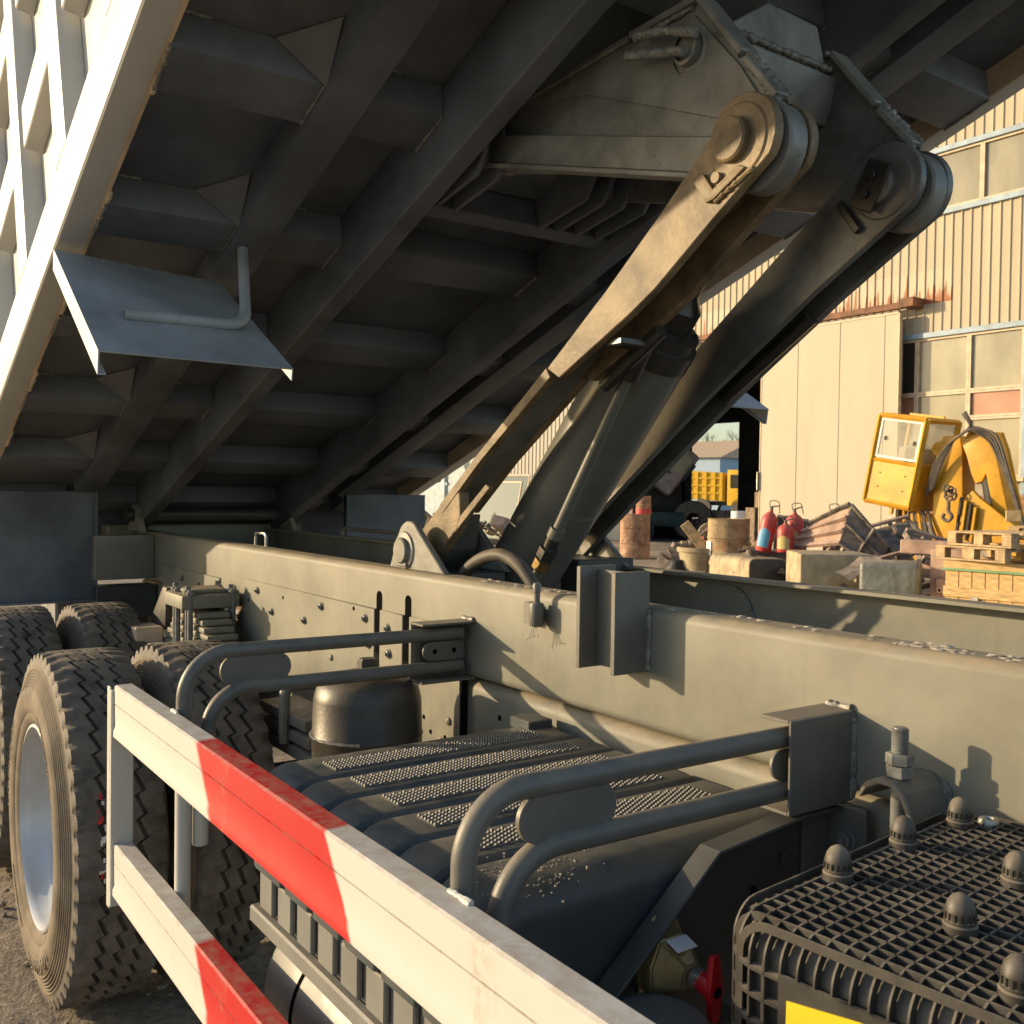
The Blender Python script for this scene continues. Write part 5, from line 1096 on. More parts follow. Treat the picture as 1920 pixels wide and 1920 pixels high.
    bm = bmn(); bx(bm, -11.35, -8.85, YF + 0.011, YF + 0.2, 1.66, 1.90); part('plinth', bm, 'concrete')
    bm = bmn(); bx(bm, -20.30, -19.35, YF - 0.05, YF + 0.5, -0.1, 4.6, 0.01); part('door_pier', bm, 'door_panel')
    bm = bmn(); bx(bm, -19.35, -19.15, YF + 0.02, YF + 0.45, -0.1, 4.6, 0.01); part('door_jamb', bm, 'interior_wall')
    # sliding door of four panels on a rusty track
    for k, (a, b) in enumerate(((-14.45, -13.5), (-13.495, -12.47), (-12.465, -11.46), (-11.455, -11.17))):
        bm = bmn(); bx(bm, a, b, YF - 0.34, YF - 0.27, ZG + 0.06, 5.06, 0.008); part('door_leaf', bm, 'door_panel')
    bm = bmn(); bx(bm, -14.475, -14.452, YF - 0.35, YF - 0.26, ZG + 0.05, 5.07); bx(bm, -11.168, -11.14, YF - 0.35, YF - 0.26, ZG + 0.05, 5.07); bx(bm, -14.45, -11.17, YF - 0.35, YF - 0.26, 5.062, 5.10); part('door_edge', bm, 'trim_cream')
    bm = bmn(); bx(bm, -14.50, -14.48, YF - 0.40, YF - 0.36, 1.7, 2.1, 0.004); part('door_handle', bm, 'zinc')
    bm = bmn(); bx(bm, -19.2, -11.0, YF - 0.36, YF - 0.24, 5.15, 5.27, 0.008); part('door_track', bm, 'rust_rail')
    bm = bmn(); bx(bm, -11.12, -10.85, YF - 0.38, YF - 0.03, 5.16, 5.33, 0.006); bx(bm, -14.0, -13.9, YF - 0.3, YF - 0.03, 5.28, 5.36); part('track_bracket', bm, 'rust_rail')
    # inside
    bm = bmn(); bx(bm, -25.6, -1.2, YF + 0.2, 24.0, ZG - 0.02, ZG + 0.01); fl = part('floor', bm, 'interior_wall')
    for a, b, z0, z1 in ((-25.6, -24.45, 0, 10.3), (-21.72, -1.2, 0, 10.3), (-24.45, -21.72, 3.92, 10.3)):
        bm = bmn(); bx(bm, a, b, 24.0, 24.2, z0, z1); part('back_wall', bm, 'interior_wall')
    for x in (-25.62, -1.3):
        bm = bmn(); bx(bm, x - 0.1, x, YF + 0.02, 24.0, 0, 10.3); part('end_wall', bm, 'sheet_white' if x < -20 else 'interior_wall')
    bm = bmn(); bx(bm, -26.2, -0.8, YF - 0.5, 24.6, 10.4, 10.55); part('roof', bm, 'roof_metal')
    bm = bmn(); bx(bm, -19.2, -11.4, YF + 0.03, YF + 0.08, 5.0, 10.3); bx(bm, -25.6, -20.31, YF + 0.03, YF + 0.08, 1.67, 10.3); bx(bm, -20.31, -19.2, YF + 0.06, YF + 0.1, 4.6, 10.3); bx(bm, -11.4, -1.3, YF + 0.06, YF + 0.1, 1.91, 10.3); part('inner_lining', bm, 'interior_wall')
    for x in (-22.6, -17.5, -13.2): bm = bmn(); bx(bm, x - 0.12, x + 0.12, 22.4, 22.7, ZG, 10.3); part('column', bm, 'interior_wall')
build_workshop()

# ------------------------------------------------------------------ things in the yard
def at(X, Y, dz=0.0): return (X, Y, gz(Y) + dz)
def drum(name, label, X, Y, mname, sc=1.0, h=0.88, r=0.29):
    t = thing(name, label, 'drum', at(X, Y), R(40)); t.scale = (sc,) * 3
    pr = [(0, 0.0), (r - 0.01, 0.0), (r, 0.012), (r, 0.02)]
    for i in range(3):
        for z in (0.10 + i * 0.0 + 0,): pass
    zz = 0.05
    while zz < h - 0.05:
        big = abs(zz - h / 3) < 0.018 or abs(zz - 2 * h / 3) < 0.018
        pr += [(r, zz), (r + (0.014 if big else 0.004), zz + 0.014), (r, zz + 0.028)]; zz += 0.034
    pr += [(r, h - 0.015), (r + 0.006, h - 0.004), (r - 0.004, h), (r - 0.02, h - 0.02), (0, h - 0.02)]
    bm = bmn(); lathe(bm, pr, (0, 0, 0), (0, 0, 1), 40); obj('shell', bm, mname, t, 50)
    return t
d1 = drum('oil_drum', 'rusty red drum standing alone left of the wheel rims', -14.49, 13.1, 'drum_rust')
def small_can():
    t = thing('paint_can', 'rusty red can standing on top of the left drum', 'can', (-14.42, 13.25, gz(13.1) + 0.86), 0)
    bm = bmn(); lathe(bm, [(0, 0), (0.15, 0), (0.155, 0.01), (0.15, 0.16), (0.156, 0.17), (0.15, 0.18), (0.14, 0.36), (0.148, 0.37), (0.13, 0.37), (0.125, 0.1), (0, 0.1)], (0, 0, 0), (0, 0, 1), 28); obj('shell', bm, 'drum_rust', t)
    bm = bmn(); lathe(bm, [(0.157, 0.0), (0.157, 0.12)], (0, 0, 0), (0, 0, 1), 28); obj('red_band', bm, 'paint_red', t)
small_can()
def hose_coil():
    t = thing('hose_piece', 'bent grey hose sticking out of the left drum', 'hose', (-14.7, 13.15, gz(13.1) + 0.8))
    bm = bmn(); tube(bm, [(-0.05, 0, 0), (0.02, 0.02, 0.4), (-0.05, 0, 0.75), (-0.3, -0.05, 0.98), (-0.6, -0.1, 1.0)], 0.035, 10); obj('hose', bm, 'cloth', t)
    bm = bmn(); tube(bm, [(0.05, 0, 0), (0.0, 0.02, 0.5), (-0.25, 0, 0.9), (-0.35, -0.05, 1.3)], 0.03, 10); obj('hose', bm, 'cloth', t)
hose_coil()
d2 = drum('oil_drum', 'olive and rust drum with a torn paper label', -10.67, 11.6, 'drum_olive', 1.10)
bm = bmn()
for i in range(8):
    a0 = R(205 + i * 7 - 55 + 15); a1 = R(205 + (i + 1) * 7 - 55 + 15)
    v = [bm.verts.new((0.306 * math.cos(a), 0.306 * math.sin(a), z)) for a, z in ((a0, 0.36), (a1, 0.36), (a1, 0.56), (a0, 0.56))]; bm.faces.new(v)
o = obj('paper_label', bm, 'label_white', d2)
bm = bmn(); lathe(bm, [(0, 0), (0.11, 0), (0.11, 0.115), (0.085, 0.115), (0.085, 0.02), (0, 0.02)], (0, 0, 0), (0, 0, 1), 28)
o = tag(obj('tape_roll', bm, 'label_white'), 'white round tub standing on the olive drum', 'tub'); o.location = (-10.62, 11.75, gz(11.6) + 0.97)
def bucket(name, label, X, Y, r, h, m, rim, cat='bucket'):
    t = thing(name, label, cat, at(X, Y)); bm = bmn(); lathe(bm, [(0, 0), (r * 0.8, 0), (r, h), (r * 0.95, h), (r * 0.75, 0.03), (0, 0.03)], (0, 0, 0), (0, 0, 1), 28); obj('shell', bm, m, t)
    bm = bmn(); lathe(bm, [(r * 1.0, h - 0.06), (r * 1.06, h - 0.06), (r * 1.07, h + 0.01), (r * 0.93, h + 0.01)], (0, 0, 0), (0, 0, 1), 28); obj('rim', bm, rim, t)
    bm = bmn(); tube(bm, [(-r, 0, h), (-r * 0.7, 0.05, h + r * 0.6), (0, 0.08, h + r * 0.85), (r * 0.7, 0.05, h + r * 0.6), (r, 0, h)], 0.008, 6); obj('handle', bm, 'iron_dirty', t)
    return t
bucket('bucket', 'red rimmed dark bucket on the dirt before the doorway', -14.3, 15.0, 0.19, 0.36, 'rust_grey', 'paint_red')
bucket('mixing_tub', 'large dusty tub with a plank in it', -11.1, 11.4, 0.33, 0.5, 'tank_cream', 'tank_cream', 'tub')
bm = bmn(); box(bm, (0, 0, 0.25), (0.16, 0.03, 0.55), Matrix.Rotation(R(-38), 3, 'Y'), 0.005); o = tag(obj('board', bm, 'wood_pallet'), 'short plank leaning out of the dusty tub', 'plank'); o.location = (-11.15, 11.35, gz(11.4) + 0.42); o.rotation_euler = (0, 0, CAMYAW)
bm = bmn(); bx(bm, -0.5, 0.5, -0.02, 0.1, 0, 0.05, 0.004); o = tag(obj('board', bm, 'wood_pallet'), 'weathered plank lying behind the dusty tub', 'plank'); o.location = (-11.6, 12.2, gz(12) + 0.48); o.rotation_euler = (0, 0, CAMYAW)

def rounded_tank(name, label, X, Y, wx, dy, h, rad, m, mend, yaw, cat='fuel tank'):
    # long axis along local y; end plate faces the camera (-y)
    t = thing(name, label, cat, at(X, Y), yaw)
    pts = []
    for cx, cz, a in ((wx / 2 - rad, rad, -90), (wx / 2 - rad, h - rad, 0), (-wx / 2 + rad, h - rad, 90), (-wx / 2 + rad, rad, 180)): pts += arc(cx, cz, rad, a, a + 90, 6)
    bm = bmn(); prism(bm, pts, 'y', 0, dy); obj('shell', bm, m, t, 40)
    bm = bmn(); prism(bm, [(p[0] * 0.97, h / 2 + (p[1] - h / 2) * 0.95) for p in pts], 'y', -0.012, -0.0005, 0.004); obj('end_plate', bm, mend, t, 40)
    bm = bmn(); lathe(bm, [(0.07, -0.01), (0.07, 0.05), (0.085, 0.05), (0.085, 0.09), (0, 0.095)], (0.02, dy * 0.4, h), (0, 0, 1), 20); obj('filler_cap', bm, 'iron_dirty', t)
    for yy in (dy * 0.22, dy * 0.75):
        bm = bmn(); prism(bm, [(p[0] * 1.01, h / 2 + (p[1] - h / 2) * 1.012) for p in pts], 'y', yy, yy + 0.05); obj('strap', bm, m, t, 40)
    return t
rounded_tank('fuel_tank', 'cream fuel tank with a dark end plate beside the drums', -9.05, 10.62, 0.58, 1.1, 0.52, 0.09, 'tank_cream', 'tank_end_dark', R(72))
def steel_box(name, label, X, Y, wx, dy, h, m, yaw, holes=(), top=None, bev=0.02, cat='tank'):
    t = thing(name, label, cat, at(X, Y), yaw); bm = bmn(); bx(bm, -wx / 2, wx / 2, 0, dy, 0, h, bev, 3); obj('shell', bm, m, t, 40)
    for x, z, r_ in holes: bm = bmn(); lathe(bm, [(r_, 0.0), (r_ * 0.8, 0.012), (0, 0.012)], (x, -0.0005, z), (0, -1, 0), 14); obj('fitting', bm, 'iron_dirty', t)
    if top: bm = bmn(); bx(bm, -wx / 2 + 0.03, wx / 2 - 0.03, 0.03, dy - 0.03, h + 0.001, h + 0.02, 0.006); obj('lid', bm, top, t)
    return t
steel_box('fuel_tank', 'big square dusty cream tank right of the extinguishers', -7.45, 9.98, 0.86, 0.9, 0.72, 'tank_cream', R(50), ((0.25, 0.30, 0.03), (0.29, 0.45, 0.03), (0.08, 0.33, 0.05), (0.12, 0.30, 0.045), (0.05, 0.28, 0.05)), None, 0.018)
steel_box('fuel_tank', 'glossy grey green tank with a dented top before the rusty box', -6.25, 9.25, 0.60, 0.62, 0.76, 'tank_teal', R(30), (), None, 0.05)
def rusty_box():
    t = thing('gear_housing', 'rusty square housing with a cast opening next to the crate', 'housing', at(-5.80, 9.62), R(14))
    bm = bmn(); bx(bm, -0.19, 0.19, 0, 0.35, 0, 0.90, 0.015, 2); obj('shell', bm, 'rust_pink', t)
    bm = bmn(); bx(bm, -0.13, 0.19, -0.03, -0.0005, 0.43, 0.60, 0.03, 3); obj('plate', bm, 'rust_pink', t)
    for k in range(3): bm = bmn(); box(bm, (0.0 + k * 0.045, -0.035, 0.60), (0.018, 0.03, 0.10), Matrix.Rotation(R(18), 3, 'Y'), 0.004); obj('fin', bm, 'drum_rust', t)
    bm = bmn(); [lathe(bm, [(0.014, 0), (0, 0.004)], (x, -0.0305, 0.47), (0, -1, 0), 10) for x in (-0.08, 0.02, 0.12)]; obj('bolt_hole', bm, 'hole_black', t)
    bm = bmn(); bx(bm, -0.55, 0.18, 0.12, 0.2, 0.83, 0.98, 0.01); obj('side_channel', bm, 'rust_pink', t)
rusty_box()
# wooden crate of single boards
def crate():
    t = thing('wooden_crate', 'new pine crate with green straps at the right edge', 'crate', at(-5.42, 8.95), R(6))
    L_, D_, H_ = 1.5, 0.8, 0.86; nb = 12; b0 = None
    bm = bmn(); bx(bm, 0.02, L_ - 0.02, 0.03, D_ - 0.02, 0, H_ - 0.03); obj('core', bm, 'wood_old', t)
    for k in range(nb):
        if b0 is None: bm = bmn(); bx(bm, 0, L_ / nb - 0.006, -0.0, 0.02, 0.02, H_ - 0.02, 0.003); b0 = obj('board', bm, 'wood_new', t); o = b0
        else: o = dupo(b0, t)
        o.location = (k * L_ / nb, 0, 0)
    s0 = None
    for k in range(6):
        if s0 is None: bm = bmn(); bx(bm, -0.022, -0.001, 0.03, 0.03 + 0.125, 0.02, H_ - 0.02, 0.003); s0 = obj('board', bm, 'wood_new', t); o = s0
        else: o = dupo(s0, t)
        o.location = (0, k * 0.13, 0)
    for z in (0.40, 0.52, 0.02, H_ - 0.09): bm = bmn(); bx(bm, -0.02, L_, -0.022, -0.001, z, z + 0.10, 0.004); obj('rail', bm, 'wood_new', t)
    for k in range(5): bm = bmn(); bx(bm, -0.02, L_, k * 0.16, k * 0.16 + 0.15, H_ - 0.019, H_, 0.004); obj('lid_board', bm, 'wood_new', t)
    for z in (0.24, H_ - 0.085): bm = bmn(); bx(bm, -0.03, L_, -0.03, -0.0225, z, z + 0.022); bx(bm, -0.032, -0.0305, -0.03, D_, z, z + 0.022); obj('strap', bm, 'strap_green', t)
    for x in (0.25, 1.05): bm = bmn(); bx(bm, x, x + 0.07, -0.028, -0.0225, 0.50, 0.535); obj('clip', bm, 'zinc', t)
crate()
def pallet(label, X, Y, dz, yaw, m, L_=1.1, Wd=0.9, tilt=0.0, m2=None):
    t = thing('pallet', label, 'pallet', (X, Y, gz(9) + dz), yaw, 'pallets stacked on the crate'); t.rotation_euler = (tilt, R(0), yaw)
    for k in range(6): bm = bmn(); bx(bm, 0, L_, k * 0.165, k * 0.165 + 0.11, 0.118, 0.136, 0.003); obj('deck_board', bm, m, t)
    for k in range(3): bm = bmn(); bx(bm, 0, L_, k * 0.41, k * 0.41 + 0.1, 0.0, 0.018, 0.003); obj('bottom_board', bm, m, t)
    for i in range(3):
        for j in range(3): bm = bmn(); bx(bm, i * (L_ - 0.1) / 2, i * (L_ - 0.1) / 2 + 0.1, j * 0.41, j * 0.41 + 0.1, 0.0185, 0.1, 0.003); obj('block', bm, m2 or m, t)
    for i in range(3): bm = bmn(); bx(bm, i * (L_ - 0.1) / 2, i * (L_ - 0.1) / 2 + 0.1, 0, 0.93, 0.1005, 0.1175); obj('stringer', bm, m, t)
pallet('lowest pallet directly on the pine crate', -5.52, 8.92, 0.875, R(-4), 'wood_pallet', 0.72)
pallet('middle pallet of the stack on the crate', -5.45, 9.0, 1.015, R(-9), 'wood_pallet', 0.70)
pallet('grey weathered pallet lying flat over the right end of the crate', -4.75, 9.1, 0.88, R(8), 'wood_old', 1.1, 0.9, 0, 'wood_old')
pallet('topmost pallet lying behind the other two', -5.25, 9.75, 1.06, R(12), 'wood_pallet', 1.2, 0.9)
bm = bmn(); bx(bm, 0, 0.14, 0, 0.2, 0, 0.11, 0.006); o = tag(obj('wood_block', bm, 'wood_pallet'), 'short sawn wood block on top of the pallets', 'wood block'); o.location = (-5.28, 9.75, gz(9) + 1.24); o.rotation_euler = (0, 0, R(30))
# fire extinguishers on a steel box
steel_box('steel_chest', 'low grey steel chest under the fire extinguishers', -9.55, 11.35, 0.62, 0.5, 0.54, 'rust_grey', R(55), (), None, 0.01, 'chest')
def extinguisher(label, X, Y, z, h=0.50, r=0.10, lab='ext_label_cream', tilt=(0, 0)):
    t = thing('fire_extinguisher', label, 'fire extinguisher', (X, Y, z), R(20), 'fire extinguishers on the chest'); t.rotation_euler = (tilt[0], tilt[1], R(20))
    bm = bmn(); lathe(bm, [(0, 0), (r * 0.95, 0), (r, 0.015), (r, h * 0.78), (r * 0.9, h * 0.87), (r * 0.6, h * 0.95), (r * 0.28, h), (r * 0.25, h * 1.04), (0, h * 1.04)], (0, 0, 0), (0, 0, 1), 28); obj('cylinder', bm, 'ext_red', t)
    bm = bmn(); n = 10; v0 = []; v1 = []
    for i in range(n + 1):
        a = R(-90 - 48 + 96 * i / n); v0.append(bm.verts.new((r * 1.012 * math.cos(a), r * 1.012 * math.sin(a), h * 0.12))); v1.append(bm.verts.new((r * 1.012 * math.cos(a), r * 1.012 * math.sin(a), h * (0.46 + 0.14 * math.sin(math.pi * i / n)))))
    for i in range(n): bm.faces.new((v0[i], v0[i + 1], v1[i + 1], v1[i]))
    obj('label', bm, lab, t)
    bm = bmn(); cyl(bm, (0, 0, h * 1.02), (0, 0, h * 1.14), 0.022, 12); box(bm, (0.05, 0, h * 1.16), (0.14, 0.022, 0.02), Matrix.Rotation(R(-18), 3, 'Y'), 0.004); obj('valve', bm, 'iron_dirty', t)
    bm = bmn(); tube(bm, fillet([(-0.02, 0, h * 1.08), (-0.06, 0, h * 1.28), (0.09, 0, h * 1.30), (0.13, 0, h * 1.0)], 0.04, 5), 0.007, 6); obj('handle', bm, 'iron_dirty', t)
    return t
ZX = gz(11.3) + 0.545
extinguisher('front red extinguisher with a cream arched label', -9.30, 11.28, ZX, 0.40, 0.118)
extinguisher('leaning red extinguisher with a pale blue label', -9.62, 11.18, ZX, 0.58, 0.115, 'ext_label_blue', (0, R(11)))
extinguisher('tall red extinguisher behind the cream labelled one', -9.42, 11.62, ZX, 0.54, 0.13, 'ext_label_cream')
extinguisher('red extinguisher with a white label at the right end', -8.98, 11.9, ZX, 0.54, 0.12, 'label_white')
# hopper of ribbed rusty sheet, an upturned V
def hopper():
    t = thing('ribbed_hopper', 'upturned rusty hopper with ribbed pinkish sides', 'hopper', at(-8.75, 11.35), R(18))
    def plate(name, pts, nrm, th, m):
        bm = bmn(); A = [bm.verts.new(p) for p in pts]; B_ = [bm.verts.new(Vector(p) + Vector(nrm) * th) for p in pts]; n = len(pts); bm.faces.new(A); bm.faces.new(B_[::-1])
        for i in range(n): bm.faces.new((A[i], B_[i], B_[(i + 1) % n], A[(i + 1) % n]))
        return obj(name, bm, m, t, 0)
    # left slope, rising to the ridge at x = .36
    a, b, c, d = Vector((-0.55, 0.0, 0.55)), Vector((-0.30, 0.9, 0.72)), Vector((0.36, 0.9, 1.26)), Vector((0.42, 0.0, 1.22))
    a2 = Vector((0.12, -0.12, 0.62))
    plate('side_sheet', [Vector((-0.52, 0.3, 0.62)), Vector((0.30, -0.05, 0.72)), Vector((0.40, 0.0, 1.25)), Vector((-0.30, 0.35, 0.95))], (0, 1, 0), 0.02, 'rust_pink')
    for k in range(4):
        p0 = Vector((-0.52, 0.3, 0.62)).lerp(Vector((-0.30, 0.35, 0.95)), k / 3); p1 = Vector((0.30, -0.05, 0.72)).lerp(Vector((0.40, 0.0, 1.25)), k / 3)
        bm = bmn(); d_ = p1 - p0; tube(bm, [p0 + Vector((0, -0.03, 0)), p1 + Vector((0, -0.03, 0))], 0.035, 4); obj('rib', bm, 'rust_pink' if k < 3 else 'iron_dirty', t, 0)
    plate('side_sheet', [Vector((0.42, 0.0, 1.24)), Vector((0.28, -0.06, 0.72)), Vector((0.72, 0.1, 0.40)), Vector((0.86, 0.2, 0.68))], (0, 1, 0), 0.02, 'rust_grey')
    for p0, p1 in (((0.42, -0.02, 1.24), (0.86, 0.18, 0.68)), ((0.28, -0.08, 0.72), (0.72, 0.08, 0.40)), ((0.35, -0.05, 1.0), (0.80, 0.12, 0.52)), ((0.70, 0.08, 0.92), (0.50, 0.0, 0.56))):
        bm = bmn(); tube(bm, [p0, p1], 0.028, 4); obj('rib', bm, 'rust_grey', t, 0)
    bm = bmn(); bx(bm, -0.4, 0.8, 0.3, 0.9, 0, 0.42, 0.02); obj('foot', bm, 'rust_grey', t)
hopper()
def tray(label, X, Y, dz, yaw, tx, ty, L_, Wd, m):
    t = thing('rusty_frame', label, 'metal frame', at(X, Y, dz), yaw); t.rotation_euler = (tx, ty, yaw)
    bm = bmn(); bx(bm, 0, L_, 0, Wd, 0, 0.015); obj('sheet', bm, m, t)
    for k in range(4): bm = bmn(); bx(bm, k * (L_ - 0.04) / 3, k * (L_ - 0.04) / 3 + 0.04, 0, Wd, 0.016, 0.08); obj('bar', bm, 'iron_dirty', t)
    for k in range(2): bm = bmn(); bx(bm, 0, L_, k * (Wd - 0.04), k * (Wd - 0.04) + 0.04, 0.081, 0.12); obj('bar', bm, 'rust_pink', t)
tray('grey ribbed tray tilted beside the hopper', -8.0, 11.6, 0.42, R(55), R(28), R(-16), 0.8, 0.8, 'rust_grey')
tray('rusty tray leaning under the crane boom', -7.2, 11.3, 0.52, R(62), R(30), R(14), 0.8, 0.7, 'rust_pink')
tray('dark barred tray standing beside the olive drum', -10.15, 12.0, 0.1, R(55), R(70), R(8), 0.5, 0.95, 'iron_dirty')
# bundle of boards leaning on the extinguishers
for k in range(5):
    bm = bmn(); box(bm, (0, 0, 0), (0.03, 0.10, 0.62), Matrix.Rotation(R(36 + k * 2), 3, 'Y'), 0.003); o = tag(obj('lath', bm, 'wood_old'), ['leftmost', 'second', 'middle', 'fourth', 'rightmost'][k] + ' of the dark laths leaning by the extinguishers', 'lath', 'laths leaning by the extinguishers'); o.location = (-8.66 + k * 0.05, 11.42 + k * 0.09, gz(11.4) + 0.62 - 0.02 * k); o.rotation_euler = (0, 0, CAMYAW)
# wheel hubs and shafts in the foreground of the yard
def hub(label, X, Y, dz, r, yaw, tilt, m, L_=0.5):
    t = thing('wheel_hub', label, 'wheel hub', at(X, Y, dz), yaw); t.rotation_euler = (tilt, 0, yaw)
    bm = bmn(); lathe(bm, [(0, -0.03), (r * 0.9, -0.03), (r, -0.02), (r, 0.02), (r * 0.9, 0.03), (0, 0.03)], (0, 0, 0), (0, 1, 0), 32); obj('disc', bm, m, t)
    bm = bmn(); lathe(bm, [(r * 0.35, -0.03), (r * 0.3, -0.08), (r * 0.12, -0.09), (r * 0.12, -L_), (0, -L_)], (0, 0, 0), (0, 1, 0), 16); obj('shaft', bm, m, t)
hub('grey flanged disc with a long shaft lying on the dirt', -11.9, 11.55, 0.24, 0.22, R(35), R(-12), 'rust_grey', 0.75)
hub('pale hub casting lying inside the doorway', -15.5, 16.2, 0.35, 0.26, R(70), R(10), 'tank_cream', 0.45)
for k, (X, Y, m, s) in enumerate(((-11.3, 11.1, 'engine_black', 0.2), (-11.0, 10.75, 'tank_cream', 0.13), (-10.75, 10.9, 'tank_cream', 0.12), (-10.45, 10.75, 'tank_cream', 0.14), (-12.0, 11.9, 'engine_black', 0.17))):
    t = thing('scrap_part', ['black cast housing behind the flanged disc', 'pale cast elbow left of the loose bolts', 'small pale casting on the dirt', 'pale pipe stub before the cream tank', 'black gear case behind the disc'][k], 'scrap part', at(X, Y), R(30 * k))
    bm = bmn(); lathe(bm, [(0, 0), (s, 0.02), (s * 1.1, s * 0.7), (s * 0.6, s * 1.3), (s * 0.65, s * 1.6), (0, s * 1.6)], (0, 0, 0), (0, 0, 1), 14); box(bm, (s * 0.9, 0, s * 0.6), (s * 1.4, s * 0.7, s * 0.6), Matrix.Rotation(0.5, 3, 'Y'), s * 0.12); jitter(bm, s * 0.06, k); obj('casting', bm, m, t, 45)
bm = bmn(); tube(bm, [(0, 0, 0), (0.5, 0.1, 0.12), (1.0, 0.15, 0.18)], 0.03, 6); o = tag(obj('pole', bm, 'wood_pallet'), 'thin wooden pole lying toward the cream tank', 'pole'); o.location = at(-10.4, 10.9, 0.35); o.rotation_euler = (0, 0, CAMYAW)
# things inside the doorway
def wrecked_cab():
    t = thing('truck_cab', 'mauve truck cab tipped forward inside the dark doorway', 'truck cab', (-19.9, 18.9, ZG), CAMYAW)
    rot = Matrix.Rotation(R(38), 3, 'Y'); c = Vector((0, 0, 2.05))
    bm = bmn(); box(bm, c, (1.25, 2.0, 1.35), rot, 0.12, 3); obj('shell', bm, 'cab_mauve', t)
    bm = bmn(); box(bm, c + rot @ Vector((0.64, 0.0, 0.2)), (0.02, 1.6, 0.6), rot, 0.008); obj('windscreen', bm, 'pane_dark', t)
    bm = bmn(); box(bm, c + rot @ Vector((0.15, -1.01, 0.25)), (0.75, 0.02, 0.55), rot, 0.008); obj('side_window', bm, 'pane_glass', t)
    bm = bmn(); box(bm, c + rot @ Vector((0.0, -1.012, -0.15)), (0.5, 0.012, 0.06), rot, 0.004); box(bm, c + rot @ Vector((0.62, -1.06, 0.15)), (0.08, 0.14, 0.5), rot, 0.01); obj('trim', bm, 'engine_black', t)
    bm = bmn(); box(bm, c + rot @ Vector((-0.52, -1.012, 0.1)), (0.10, 0.015, 0.22), rot, 0.004); obj('marker_light', bm, 'far_yellow', t)
    bm = bmn(); bx(bm, -0.9, 0.5, -0.5, 0.6, 0.75, 1.5, 0.1, 2); bx(bm, -1.6, 1.6, -0.45, -0.3, 0.6, 0.8); bx(bm, -1.6, 1.6, 0.4, 0.55, 0.6, 0.8); obj('engine', bm, 'engine_black', t)
    bm = bmn(); bx(bm, -0.9, 0.5, -0.95, -0.55, 0.35, 0.75, 0.05, 2); obj('sump', bm, 'teal_engine', t)
    bm = bmn(); lathe(bm, [(0.2, -0.16), (0.5, -0.16), (0.53, -0.1), (0.53, 0.1), (0.5, 0.16), (0.2, 0.16)], (0.75, -0.75, 0.53), (0, 1, 0), 28); obj('wheel', bm, 'rubber', t)
wrecked_cab()
for k, (X, Y, sx, sy, sz, m, lb) in enumerate(((-20.0, 19.5, 0.9, 0.6, 0.9, 'engine_black', 'black engine block under the tipped cab'), (-18.6, 19.8, 1.2, 0.7, 0.8, 'iron_dirty', 'dim workbench inside the doorway'), (-17.4, 20.6, 1.0, 0.9, 1.1, 'engine_black', 'dark machine deep in the doorway'), (-16.4, 19.2, 0.9, 0.7, 1.3, 'wood_old', 'dim wooden rack behind the sliding door'))):
    t = thing('machine', lb, 'machine', (X, Y, ZG + 0.01), R(20 * k))
    bm = bmn(); bx(bm, -sx / 2, sx / 2, -sy / 2, sy / 2, 0, sz * 0.7, 0.03, 2); obj('base', bm, m, t); bm = bmn(); bx(bm, -sx * 0.3, sx * 0.35, -sy * 0.3, sy * 0.3, sz * 0.7, sz, 0.03, 2); cyl(bm, (0, 0, sz), (0.1, 0, sz * 1.3), 0.04, 8); obj('head', bm, m, t)
